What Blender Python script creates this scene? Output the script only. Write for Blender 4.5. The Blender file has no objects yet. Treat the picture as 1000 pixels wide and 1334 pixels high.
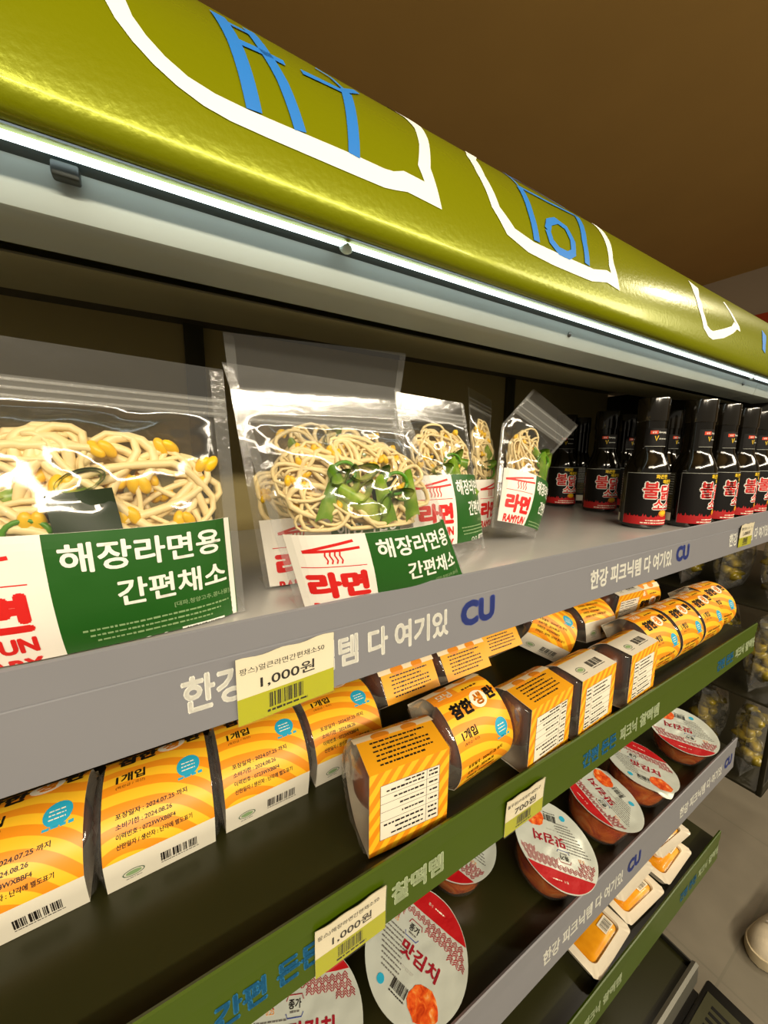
import bpy, bmesh, math, random
from mathutils import Vector, Matrix, Euler, noise

SC = bpy.context.scene
COL = SC.collection
PI = math.pi
R = math.radians

# ------------------------------------------------------------------ camera
S = 0.21                                  # camera to shelf front plane (y = 0)
CAMZ = 1.40
YAW, PITCH, ROLL = R(30.862642), R(8.861424), R(0.537846)
fw = Vector((math.sin(YAW)*math.cos(PITCH), math.cos(YAW)*math.cos(PITCH), -math.sin(PITCH)))
rt = Vector((math.cos(YAW), -math.sin(YAW), 0))
up = rt.cross(fw)
r2 = rt*math.cos(ROLL)+up*math.sin(ROLL)
u2 = -rt*math.sin(ROLL)+up*math.cos(ROLL)
cam = bpy.data.cameras.new('camera')
camo = bpy.data.objects.new('camera', cam)
COL.objects.link(camo)
cam.sensor_fit = 'HORIZONTAL'
cam.sensor_width = 36.0
cam.lens = 36.0*481.0/1000.0
cam.clip_start = 0.01
M = Matrix((r2, u2, -fw)).transposed().to_4x4()
M.translation = Vector((0, -S, CAMZ))
camo.matrix_world = M
SC.camera = camo

# ------------------------------------------------------------------ world, lights, exposure
SC.view_settings.view_transform = 'Standard'
SC.view_settings.look = 'None'
SC.view_settings.gamma = 1.0
SC.view_settings.use_curve_mapping = False
SC.view_settings.exposure = 0.0
SC.cycles.transparent_max_bounces = 24
SC.cycles.max_bounces = 8
SC.cycles.sample_clamp_indirect = 6.0
SC.cycles.use_denoising = True

W = bpy.data.worlds.new('world')
SC.world = W
W.use_nodes = True
W.node_tree.nodes['Background'].inputs[0].default_value = (1.0, 0.88, 0.68, 1)
W.node_tree.nodes['Background'].inputs[1].default_value = 0.22


def area_lamp(name, loc, target, sx, sy, power, color):
    l = bpy.data.lights.new(name, 'AREA')
    l.shape = 'RECTANGLE'
    l.size, l.size_y = sx, sy
    l.energy = power
    l.color = color
    o = bpy.data.objects.new(name, l)
    COL.objects.link(o)
    o.location = loc
    d = Vector(target)-Vector(loc)
    o.rotation_euler = d.to_track_quat('-Z', 'Y').to_euler()
    return o


WARM = (1.0, 0.87, 0.66)
area_lamp('ceiling_strip_lamp', (0.5, -2.3, 2.55), (0.45, 0, 1.0), 3.2, 0.12, 81, WARM)
area_lamp('ceiling_panel_lamp', (-0.9, -1.6, 2.45), (0.2, 0, 1.1), 1.2, 0.3, 22, WARM)
area_lamp('aisle_panel_lamp', (2.6, -1.6, 2.45), (1.6, 0, 0.2), 1.2, 0.4, 25, WARM)

o_ = area_lamp('ceiling_spot_lamp', (2.63, -.44, 2.75), (2.0, -.4, 0), 0.22, 0.22, 9, WARM)
o_.data.shape = 'DISK'

# ------------------------------------------------------------------ colour + material helpers


def lin(h):
    h = h.lstrip('#')
    c = [int(h[i:i+2], 16)/255 for i in (0, 2, 4)]
    return tuple(x/12.92 if x <= 0.04045 else ((x+0.055)/1.055)**2.4 for x in c)+(1.0,)


MATS = {}


def mat(name, col, rough=0.5, metal=0.0, spec=0.5, noise_amt=0.0, noise_scale=40.0, bump=0.0, bump_scale=60.0, coat=0.0, trans=0.0, emit=None, estr=0.0):
    if name in MATS:
        return MATS[name]
    m = bpy.data.materials.new(name)
    m.use_nodes = True
    nt = m.node_tree
    b = nt.nodes['Principled BSDF']
    c = lin(col) if isinstance(col, str) else col
    b.inputs['Base Color'].default_value = c
    b.inputs['Roughness'].default_value = rough
    b.inputs['Metallic'].default_value = metal
    b.inputs['Specular IOR Level'].default_value = spec
    b.inputs['Coat Weight'].default_value = coat
    b.inputs['Coat Roughness'].default_value = 0.08
    b.inputs['Transmission Weight'].default_value = trans
    if emit:
        b.inputs['Emission Color'].default_value = emit
        b.inputs['Emission Strength'].default_value = estr
    if noise_amt > 0 or bump > 0:
        tc = nt.nodes.new('ShaderNodeTexCoord')
    if noise_amt > 0:
        n = nt.nodes.new('ShaderNodeTexNoise')
        n.inputs['Scale'].default_value = noise_scale
        n.inputs['Detail'].default_value = 5
        nt.links.new(tc.outputs['Object'], n.inputs['Vector'])
        mx = nt.nodes.new('ShaderNodeMix')
        mx.data_type = 'RGBA'
        mx.inputs['A'].default_value = tuple(x*(1-noise_amt) for x in c[:3])+(1,)
        mx.inputs['B'].default_value = tuple(min(1, x*(1+noise_amt)) for x in c[:3])+(1,)
        nt.links.new(n.outputs['Fac'], mx.inputs['Factor'])
        nt.links.new(mx.outputs['Result'], b.inputs['Base Color'])
    if bump > 0:
        n2 = nt.nodes.new('ShaderNodeTexNoise')
        n2.inputs['Scale'].default_value = bump_scale
        n2.inputs['Detail'].default_value = 4
        nt.links.new(tc.outputs['Object'], n2.inputs['Vector'])
        bp = nt.nodes.new('ShaderNodeBump')
        bp.inputs['Strength'].default_value = bump
        bp.inputs['Distance'].default_value = 0.002
        nt.links.new(n2.outputs['Fac'], bp.inputs['Height'])
        nt.links.new(bp.outputs['Normal'], b.inputs['Normal'])
    MATS[name] = m
    return m


def film(name, haze=0.06, gloss=0.10, rough=0.06, tint=(1, 1, 1, 1), bump=0.25, bscale=55.0, edge=0.35):
    """thin clear plastic: see-through, with a sheen that grows at grazing angles and a little haze"""
    if name in MATS:
        return MATS[name]
    m = bpy.data.materials.new(name)
    m.use_nodes = True
    nt = m.node_tree
    nt.nodes.clear()
    out = nt.nodes.new('ShaderNodeOutputMaterial')
    tr = nt.nodes.new('ShaderNodeBsdfTransparent')
    tr.inputs[0].default_value = tint
    gl = nt.nodes.new('ShaderNodeBsdfGlossy')
    gl.inputs['Roughness'].default_value = rough
    df = nt.nodes.new('ShaderNodeBsdfDiffuse')
    df.inputs[0].default_value = (0.85, 0.87, 0.85, 1)
    lw = nt.nodes.new('ShaderNodeLayerWeight')
    lw.inputs['Blend'].default_value = 0.25
    ma = nt.nodes.new('ShaderNodeMath')
    ma.operation = 'MULTIPLY_ADD'
    nt.links.new(lw.outputs['Facing'], ma.inputs[0])
    ma.inputs[1].default_value = edge
    ma.inputs[2].default_value = gloss
    tc = nt.nodes.new('ShaderNodeTexCoord')
    n = nt.nodes.new('ShaderNodeTexNoise')
    n.inputs['Scale'].default_value = bscale
    n.inputs['Detail'].default_value = 3
    nt.links.new(tc.outputs['Object'], n.inputs['Vector'])
    bp = nt.nodes.new('ShaderNodeBump')
    bp.inputs['Strength'].default_value = bump
    bp.inputs['Distance'].default_value = 0.004
    nt.links.new(n.outputs['Fac'], bp.inputs['Height'])
    nt.links.new(bp.outputs['Normal'], gl.inputs['Normal'])
    m1 = nt.nodes.new('ShaderNodeMixShader')
    m1.inputs[0].default_value = haze
    nt.links.new(tr.outputs[0], m1.inputs[1])
    nt.links.new(df.outputs[0], m1.inputs[2])
    m2 = nt.nodes.new('ShaderNodeMixShader')
    nt.links.new(ma.outputs[0], m2.inputs[0])
    nt.links.new(m1.outputs[0], m2.inputs[1])
    nt.links.new(gl.outputs[0], m2.inputs[2])
    nt.links.new(m2.outputs[0], out.inputs[0])
    MATS[name] = m
    return m


def ramp_mat(name, stops, kind='NOISE', scale=30.0, detail=4.0, distortion=0.0, rough=0.4, coord='Object', bump=0.0, coat=0.0, rings=False, vec_scale=(1, 1, 1), vec_loc=(0, 0, 0), const=False, rot=(0, 0, 0)):
    if name in MATS:
        return MATS[name]
    m = bpy.data.materials.new(name)
    m.use_nodes = True
    nt = m.node_tree
    b = nt.nodes['Principled BSDF']
    b.inputs['Roughness'].default_value = rough
    b.inputs['Coat Weight'].default_value = coat
    b.inputs['Coat Roughness'].default_value = 0.1
    tc = nt.nodes.new('ShaderNodeTexCoord')
    mp = nt.nodes.new('ShaderNodeMapping')
    mp.inputs['Scale'].default_value = vec_scale
    mp.inputs['Location'].default_value = vec_loc
    mp.inputs['Rotation'].default_value = rot
    nt.links.new(tc.outputs[coord], mp.inputs['Vector'])
    if kind == 'NOISE':
        t = nt.nodes.new('ShaderNodeTexNoise')
        t.inputs['Detail'].default_value = detail
        t.inputs['Distortion'].default_value = distortion
    else:
        t = nt.nodes.new('ShaderNodeTexWave')
        t.wave_type = 'RINGS' if rings else 'BANDS'
        if rings:
            t.rings_direction = 'SPHERICAL'
        t.inputs['Distortion'].default_value = distortion
        t.inputs['Detail'].default_value = detail
        t.inputs['Detail Scale'].default_value = 0.6
    t.inputs['Scale'].default_value = scale
    nt.links.new(mp.outputs[0], t.inputs['Vector'])
    cr = nt.nodes.new('ShaderNodeValToRGB')
    if const:
        cr.color_ramp.interpolation = 'CONSTANT'
    els = cr.color_ramp.elements
    while len(els) < len(stops):
        els.new(0.5)
    for e, (p, c) in zip(els, stops):
        e.position = p
        e.color = lin(c)
    nt.links.new(t.outputs['Fac'] if 'Fac' in t.outputs else t.outputs[0], cr.inputs[0])
    nt.links.new(cr.outputs[0], b.inputs['Base Color'])
    if bump > 0:
        bp = nt.nodes.new('ShaderNodeBump')
        bp.inputs['Strength'].default_value = bump
        bp.inputs['Distance'].default_value = 0.003
        nt.links.new(t.outputs['Fac'] if 'Fac' in t.outputs else t.outputs[0], bp.inputs['Height'])
        nt.links.new(bp.outputs['Normal'], b.inputs['Normal'])
    MATS[name] = m
    return m


def ink(name, col, rough=0.5):
    return mat('ink_'+name, col, rough)


# ------------------------------------------------------------------ mesh helpers


class G:
    def __init__(self):
        self.v, self.f, self.mi, self.uv = [], [], [], {}

    def add(self, vs, fs, mi=0):
        o = len(self.v)
        self.v += [tuple(p) for p in vs]
        for f in fs:
            self.f.append(tuple(i+o for i in f))
            self.mi.append(mi)
        return o

    def box(self, c, s, bev=0.0, mi=0, rot=None):
        bm = bmesh.new()
        bmesh.ops.create_cube(bm, size=1)
        for v in bm.verts:
            v.co = Vector((v.co.x*s[0], v.co.y*s[1], v.co.z*s[2]))
        if bev > 0:
            bmesh.ops.bevel(bm, geom=list(bm.edges), offset=bev, segments=2, profile=0.5, affect='EDGES')
        if rot:
            bmesh.ops.rotate(bm, verts=bm.verts, matrix=Euler(rot).to_matrix())
        bm.verts.index_update()
        self.add([v.co+Vector(c) for v in bm.verts], [[v.index for v in f.verts] for f in bm.faces], mi)
        bm.free()

    def extrude(self, prof, x0, x1, closed=True, mi=0, caps=True):
        """profile of (y, z) points swept along X"""
        n = len(prof)
        vs = [(x0, p[0], p[1]) for p in prof]+[(x1, p[0], p[1]) for p in prof]
        fs = [(i, (i+1) % n, n+(i+1) % n, n+i) for i in range(n if closed else n-1)]
        if closed and caps:
            fs += [tuple(range(n-1, -1, -1)), tuple(range(n, 2*n))]
        self.add(vs, fs, mi)

    def strip(self, prof, x0, x1, th=0.0015, mi=0):
        """open profile given a thickness, swept along X"""
        pts = [Vector(p) for p in prof]
        nn = []
        for i in range(len(pts)):
            a = pts[max(0, i-1)]
            b = pts[min(len(pts)-1, i+1)]
            d = (b-a).normalized()
            nn.append(Vector((-d.y, d.x)))
        self.extrude([tuple(p) for p in pts]+[tuple(p+n*th) for p, n in reversed(list(zip(pts, nn)))], x0, x1, True, mi)

    def lathe(self, prof, n=32, mi=0, cx=0, cy=0):
        """profile of (r, z); r = 0 closes"""
        rings = []
        vs, fs = [], []
        for r, z in prof:
            if r < 1e-7:
                rings.append([len(vs)])
                vs.append((cx, cy, z))
            else:
                rings.append(list(range(len(vs), len(vs)+n)))
                vs += [(cx+r*math.cos(2*PI*k/n), cy+r*math.sin(2*PI*k/n), z) for k in range(n)]
        for a, b in zip(rings, rings[1:]):
            for k in range(n):
                k2 = (k+1) % n
                if len(a) == 1 and len(b) == 1:
                    continue
                if len(a) == 1:
                    fs.append((a[0], b[k2], b[k]))
                elif len(b) == 1:
                    fs.append((a[k], a[k2], b[0]))
                else:
                    fs.append((a[k], a[k2], b[k2], b[k]))
        self.add(vs, fs, mi)

    def tube(self, path, rad, n=8, mi=0, caps=True):
        P = [Vector(p) for p in path]
        rr = rad if isinstance(rad, (list, tuple)) else [rad]*len(P)
        vs, fs = [], []
        nrm = None
        for i, p in enumerate(P):
            t = (P[min(i+1, len(P)-1)]-P[max(i-1, 0)])
            if t.length < 1e-9:
                t = Vector((0, 0, 1))
            t.normalize()
            if nrm is None:
                nrm = t.orthogonal().normalized()
            nrm = (nrm-t*nrm.dot(t))
            if nrm.length < 1e-6:
                nrm = t.orthogonal()
            nrm.normalize()
            bn = t.cross(nrm)
            for k in range(n):
                a = 2*PI*k/n
                vs.append(p+(nrm*math.cos(a)+bn*math.sin(a))*rr[i])
        for i in range(len(P)-1):
            for k in range(n):
                fs.append((i*n+k, i*n+(k+1) % n, (i+1)*n+(k+1) % n, (i+1)*n+k))
        if caps:
            fs.append(tuple(range(n-1, -1, -1)))
            fs.append(tuple((len(P)-1)*n+k for k in range(n)))
        self.add(vs, fs, mi)

    def grid(self, fn, nu, nv, mi=0, flip=False):
        vs = [fn(i/nu, j/nv) for j in range(nv+1) for i in range(nu+1)]
        fs = []
        for j in range(nv):
            for i in range(nu):
                q = (j*(nu+1)+i, j*(nu+1)+i+1, (j+1)*(nu+1)+i+1, (j+1)*(nu+1)+i)
                fs.append(q[::-1] if flip else q)
        self.add(vs, fs, mi)

    def ball(self, c, r, nu=12, nv=8, mi=0, rot=None, wob=0.0, seed=0):
        vs, fs = [], []
        m = Euler(rot).to_matrix() if rot else None
        for j in range(nv+1):
            th = PI*j/nv
            for i in range(nu):
                ph = 2*PI*i/nu
                d = Vector((math.sin(th)*math.cos(ph), math.sin(th)*math.sin(ph), math.cos(th)))
                k = 1.0
                if wob:
                    k += wob*noise.noise(d*1.8+Vector((seed*7.3, seed*3.1, seed)))
                p = Vector((d.x*r[0]*k, d.y*r[1]*k, d.z*r[2]*k))
                if m:
                    p = m @ p
                vs.append(p+Vector(c))
        for j in range(nv):
            for i in range(nu):
                fs.append((j*nu+i, (j+1)*nu+i, (j+1)*nu+(i+1) % nu, j*nu+(i+1) % nu))
        self.add(vs, fs, mi)

    def data(self, name, mats, smooth=40):
        me = bpy.data.meshes.new(name)
        me.from_pydata(self.v, [], self.f)
        for m in (mats if isinstance(mats, (list, tuple)) else [mats]):
            me.materials.append(m)
        me.polygons.foreach_set('material_index', self.mi)
        if smooth:
            me.polygons.foreach_set('use_smooth', [True]*len(me.polygons))
            me.set_sharp_from_angle(angle=R(smooth))
        me.update()
        return me

    def obj(self, name, mats, parent=None, smooth=40, label=None):
        return link(name, self.data(name, mats, smooth), parent, label)


def link(name, me, parent=None, label=None):
    o = bpy.data.objects.new(name, me)
    COL.objects.link(o)
    if parent is not None:
        o.parent = parent
    if label:
        o['label'] = label
    return o


def thing(name, label, cat, loc=(0, 0, 0), rot=(0, 0, 0), group=None):
    o = bpy.data.objects.new(name, None)
    COL.objects.link(o)
    o.empty_display_size = 0.02
    o.location = loc
    o.rotation_euler = rot
    o['label'] = label
    o['category'] = cat
    if group:
        o['group'] = group
    return o


def tag(o, label, cat, group=None):
    o['label'] = label
    o['category'] = cat
    if group:
        o['group'] = group
    return o


def struct(o):
    o['kind'] = 'structure'
    return o


def kids(o):
    return [c for c in bpy.data.objects if c.parent == o]


CH = {}


def dup(root, loc, rot, label, group=None, recs=None):
    """a copy of a thing with copies of its parts and sub-parts"""
    if root.name not in CH:
        CH[root.name] = [(c, kids(c)) for c in kids(root)]
    r = root.copy()
    COL.objects.link(r)
    r.location = loc
    r.rotation_euler = rot
    r['label'] = label
    if group:
        r['group'] = group
    for ch, gs in CH[root.name]:
        c = ch.copy()
        COL.objects.link(c)
        c.parent = r
        for g in gs:
            d = g.copy()
            COL.objects.link(d)
            d.parent = c
    return r


# ------------------------------------------------------------------ printing (flat artwork mapped onto real surfaces)
TXT = {}


def text2d(body, bold=0.0):
    key = (body, bold)
    if key in TXT:
        return TXT[key]
    c = bpy.data.curves.new('t', 'FONT')
    c.body = body
    c.resolution_u = 3
    o = bpy.data.objects.new('t', c)
    COL.objects.link(o)
    dg = bpy.context.evaluated_depsgraph_get()
    me = bpy.data.meshes.new_from_object(o.evaluated_get(dg))
    vs = [(v.co.x, v.co.y) for v in me.vertices]
    fs = [tuple(p.vertices) for p in me.polygons]
    bpy.data.objects.remove(o)
    bpy.data.curves.remove(c)
    bpy.data.meshes.remove(me)
    if bold > 0:      # thicken by laying shifted copies over each other
        nd = 8 if bold > .05 else 6
        a, b = list(vs), list(fs)
        for k in range(nd):
            dx, dy = bold*math.cos(2*PI*k/nd), bold*math.sin(2*PI*k/nd)
            o_ = len(vs)
            vs = vs+[(x+dx, y+dy) for x, y in a]
            fs = fs+[tuple(i+o_ for i in f) for f in b]
    TXT[key] = (vs, fs)
    return vs, fs


class Print:
    """2-D artwork in metres; each item has a layer and an ink"""

    def __init__(self):
        self.items = []
        self.inks = []

    def _i(self, m):
        if m not in self.inks:
            self.inks.append(m)
        return self.inks.index(m)

    def poly(self, pts, m, lay=1):
        self.items.append(([tuple(p) for p in pts], [tuple(range(len(pts)))], self._i(m), lay))

    def rect(self, x0, y0, x1, y1, m, lay=1):
        self.poly([(x0, y0), (x1, y0), (x1, y1), (x0, y1)], m, lay)

    def ell(self, cx, cy, rx, ry, m, lay=1, n=20):
        self.poly([(cx+rx*math.cos(2*PI*k/n), cy+ry*math.sin(2*PI*k/n)) for k in range(n)], m, lay)

    def ring(self, cx, cy, rx, ry, w, m, lay=1, n=20):
        self.band([(cx+rx*math.cos(2*PI*k/n), cy+ry*math.sin(2*PI*k/n)) for k in range(n+1)],
                  [(cx+(rx-w)*math.cos(2*PI*k/n), cy+(ry-w)*math.sin(2*PI*k/n)) for k in range(n+1)], m, lay)

    def band(self, A, B, m, lay=1):
        n = len(A)
        self.items.append((list(A)+list(B), [(i, i+1, n+i+1, n+i) for i in range(n-1)], self._i(m), lay))

    def stroke(self, pts, w, m, lay=1):
        P = [Vector(p) for p in pts]
        A, B = [], []
        for i, p in enumerate(P):
            t = P[min(i+1, len(P)-1)]-P[max(i-1, 0)]
            if t.length < 1e-9:
                t = Vector((1, 0))
            t.normalize()
            n = Vector((-t.y, t.x))*w/2
            A.append(tuple(p+n))
            B.append(tuple(p-n))
        self.band(A, B, m, lay)

    def text(self, body, x, y, h, m, lay=2, bold=0.0, w=None, rot=0.0, align='c', maxw=None):
        """x, y is the middle of the word (or its left / right end), h its height, w its width if it is to be squeezed"""
        vs, fs = text2d(body, bold)
        if not vs:
            return
        x0 = min(v[0] for v in vs)
        x1 = max(v[0] for v in vs)
        y0 = min(v[1] for v in vs)
        y1 = max(v[1] for v in vs)
        sy = h/(y1-y0)
        sx = sy if w is None else w/(x1-x0)
        if maxw and (x1-x0)*sx > maxw:
            sx = maxw/(x1-x0)
        ox = {'c': (x0+x1)/2, 'l': x0, 'r': x1}[align]
        oy = (y0+y1)/2
        ca, sa = math.cos(rot), math.sin(rot)
        q = []
        for a, b in vs:
            a, b = (a-ox)*sx, (b-oy)*sy
            q.append((x+a*ca-b*sa, y+a*sa+b*ca))
        self.items.append((q, fs, self._i(m), lay))

    def dashes(self, x0, y0, x1, h, m, seed=0, lay=2, rot=0.0, org=None):
        """a line of print too small to read in the photograph"""
        rnd = random.Random(seed)
        x = x0
        while x < x1:
            l = rnd.uniform(0.8, 2.6)*h
            e = min(x1, x+l)
            hh = h*rnd.uniform(0.7, 1.0)
            self.rect(x, y0-hh/2, e, y0+hh/2, m, lay)
            x = e+h*rnd.uniform(0.3, 0.6)

    def barcode(self, x0, y0, x1, y1, m, seed=0, lay=2, n=24):
        rnd = random.Random(seed)
        ws = [rnd.choice((1, 1, 2, 3)) for _ in range(n*2)]
        k = (x1-x0)/sum(ws)
        x = x0
        for i, w in enumerate(ws):
            if i % 2 == 0:
                self.rect(x, y0, x+w*k, y1, m, lay)
            x += w*k

    def xf(self, fn):
        self.items = [([fn(*p) for p in vs], fs, k, l) for vs, fs, k, l in self.items]
        return self

    def merge(self, other, fn=lambda a, b: (a, b), dl=0):
        for vs, fs, k, l in other.items:
            self.items.append(([fn(*p) for p in vs], fs, self._i(other.inks[k]), l+dl))

    def obj(self, name, fn, parent, cut_u=None, cut_v=None, clip=None, step=0.00012):
        """fn(u, v, offset) -> point on the surface; cut_* = spacing at which artwork is divided to follow a curve"""
        g = G()
        for vs, fs, k, lay in self.items:
            bm = bmesh.new()
            bv = [bm.verts.new((a, b, 0)) for a, b in vs]
            for f in fs:
                try:
                    bm.faces.new([bv[i] for i in f])
                except ValueError:
                    pass
            if clip:
                for co, no in ((Vector((clip[0], 0, 0)), Vector((-1, 0, 0))), (Vector((clip[2], 0, 0)), Vector((1, 0, 0))),
                               (Vector((0, clip[1], 0)), Vector((0, -1, 0))), (Vector((0, clip[3], 0)), Vector((0, 1, 0)))):
                    bmesh.ops.bisect_plane(bm, geom=bm.verts[:]+bm.edges[:]+bm.faces[:], plane_co=co, plane_no=no, clear_outer=True)
            for ax, cut in ((0, cut_u), (1, cut_v)):
                if cut and bm.verts:
                    lo = min(v.co[ax] for v in bm.verts)
                    hi = max(v.co[ax] for v in bm.verts)
                    i = math.floor(lo/cut)+1
                    while i*cut < hi-1e-6:
                        co = Vector((i*cut, 0, 0)) if ax == 0 else Vector((0, i*cut, 0))
                        no = Vector((1, 0, 0)) if ax == 0 else Vector((0, 1, 0))
                        bmesh.ops.bisect_plane(bm, geom=bm.verts[:]+bm.edges[:]+bm.faces[:], plane_co=co, plane_no=no)
                        i += 1
            bm.verts.index_update()
            g.add([fn(v.co.x, v.co.y, step*lay) for v in bm.verts], [[v.index for v in f.verts] for f in bm.faces], k)
            bm.free()
        return g.obj(name, self.inks, parent, smooth=0)


# inks and common materials
WHITE = ink('white', '#f2f2ea')
BLACK = ink('black', '#1a1411')
RED = ink('red', '#d81f1c')
DKRED = ink('dark_red', '#9c1426')
CRIM = ink('crimson', '#b80f16')
BLUE = ink('blue', '#1f7ad2')
NAVY = ink('navy', '#3a4a98')
YEL = ink('yellow', '#e9c41a')
LIME = ink('lime', '#b7b80f')
GRN = ink('bag_green', '#1f5a18', 0.45)
PALEGRN = ink('pale_green', '#8fae7a')
CREAM = ink('cream', '#f3ecd8')
TEAL = ink('teal', '#25a9cf')
GREY = ink('grey', '#6d6b66')
LGREY = ink('light_grey', '#b9bcb4')
ORNG = ink('orange', '#e98f1c')
DKGRN = ink('dark_green', '#2c5a3a')
BROWN = ink('brown', '#5a3216')
RAILBLUE = ink('rail_blue', '#1f6fa0')
RAILPALE = ink('rail_pale', '#b9c7a0')

# ------------------------------------------------------------------ the room
ZF = 0.0
g = G()
g.grid(lambda a, b: (-3+9*a, -3.5+6.5*b, 0), 2, 2)
m_floor = bpy.data.materials.new('floor_tile')
m_floor.use_nodes = True
nt = m_floor.node_tree
bs = nt.nodes['Principled BSDF']
tc = nt.nodes.new('ShaderNodeTexCoord')
br = nt.nodes.new('ShaderNodeTexBrick')
br.offset = 0.0
br.inputs['Scale'].default_value = 1.0
br.inputs['Brick Width'].default_value = 0.6
br.inputs['Row Height'].default_value = 0.6
br.inputs['Mortar Size'].default_value = 0.003
br.inputs['Color1'].default_value = lin('#8f8878')
br.inputs['Color2'].default_value = lin('#8a8474')
br.inputs['Mortar'].default_value = lin('#858070')
nz = nt.nodes.new('ShaderNodeTexNoise')
nz.inputs['Scale'].default_value = 9
nz.inputs['Detail'].default_value = 6
mx = nt.nodes.new('ShaderNodeMix')
mx.data_type = 'RGBA'
mx.blend_type = 'MULTIPLY'
mx.inputs['Factor'].default_value = 0.35
nt.links.new(tc.outputs['Object'], br.inputs['Vector'])
nt.links.new(tc.outputs['Object'], nz.inputs['Vector'])
nt.links.new(br.outputs['Color'], mx.inputs['A'])
nt.links.new(nz.outputs['Fac'], mx.inputs['B'])
nt.links.new(mx.outputs['Result'], bs.inputs['Base Color'])
bs.inputs['Roughness'].default_value = 0.35
struct(g.obj('floor', m_floor))

g = G()
g.grid(lambda a, b: (-3+9*a, -3.5+6.5*b, 3.0), 2, 2, flip=True)
struct(g.obj('ceiling', mat('ceiling_paint', '#b58f4c', 0.8, noise_amt=0.1, noise_scale=2)))
g = G()
g.box((4.55, -0.25, 1.5), (0.1, 6.5, 3.0))
struct(g.obj('wall_right', mat('wall_grey_paint', '#8d7d68', 0.8, noise_amt=0.05, noise_scale=3)))
g = G()
g.box((0.75, 3.05, 1.5), (7.5, 0.1, 3.0))
struct(g.obj('wall_back', mat('wall_back_paint', '#7d6a50', 0.85)))
g = G()
g.box((4.47, 0.9, 2.4), (0.04, 1.4, 0.42), 0.005)
o = g.obj('wall_sign', mat('sign_red', '#9a3413', 0.5))
tag(o, 'plain rust red board high on the far wall at the end of the cooler', 'sign')

# ------------------------------------------------------------------ display cooler
X0, X1 = -0.75, 0.985


def prof_world(l):
    return [(d-S, CAMZ+z) for d, z in l]


def bez(p, n):
    out = []
    for i in range(n):
        t = i/(n-1)
        a, b, c, d = (1-t)**3, 3*(1-t)**2*t, 3*(1-t)*t*t, t**3
        out.append((a*p[0][0]+b*p[1][0]+c*p[2][0]+d*p[3][0], a*p[0][1]+b*p[1][1]+c*p[2][1]+d*p[3][1]))
    return out


CAN = bez([(.213, .1245), (.2085, .1245), (.2055, .128), (.2055, .136)], 12) + \
    bez([(.2055, .136), (.2055, .185), (.235, .225), (.27, .25)], 40)[1:] + \
    bez([(.27, .25), (.31, .279), (.36, .295), (.42, .30)], 20)[1:]
CANW = prof_world(CAN)
CS = [0.0]
for a, b in zip(CANW, CANW[1:]):
    CS.append(CS[-1]+math.hypot(b[0]-a[0], b[1]-a[1]))


def can_at(x, s, off):
    s = max(0, min(CS[-1]-1e-6, s))
    for i in range(len(CS)-1):
        if CS[i+1] > s:
            break
    t = (s-CS[i])/(CS[i+1]-CS[i])
    a, b = CANW[i], CANW[i+1]
    dy, dz = b[0]-a[0], b[1]-a[1]
    l = math.hypot(dy, dz)
    return Vector((x, a[0]+dy*t-dz/l*off, a[1]+dz*t+dy/l*off))


cooler = thing('display_cooler', 'tall open display cooler with glossy olive green canopy and metal inside', 'cooler', (0, 0, 0))
XR = 1.6       # the canopy runs on over the next bay
m_can = mat('canopy_green_film', '#828a00', 0.27, metal=0.3, spec=0.3, coat=0.12, bump=0.10, bump_scale=260, noise_amt=0.05, noise_scale=8)
g = G()
g.extrude(CANW+[(0.32, CAMZ+.30), (0.32, CAMZ+.16)], X0, XR)
canopy = g.obj('canopy', m_can, cooler, smooth=50)

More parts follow.
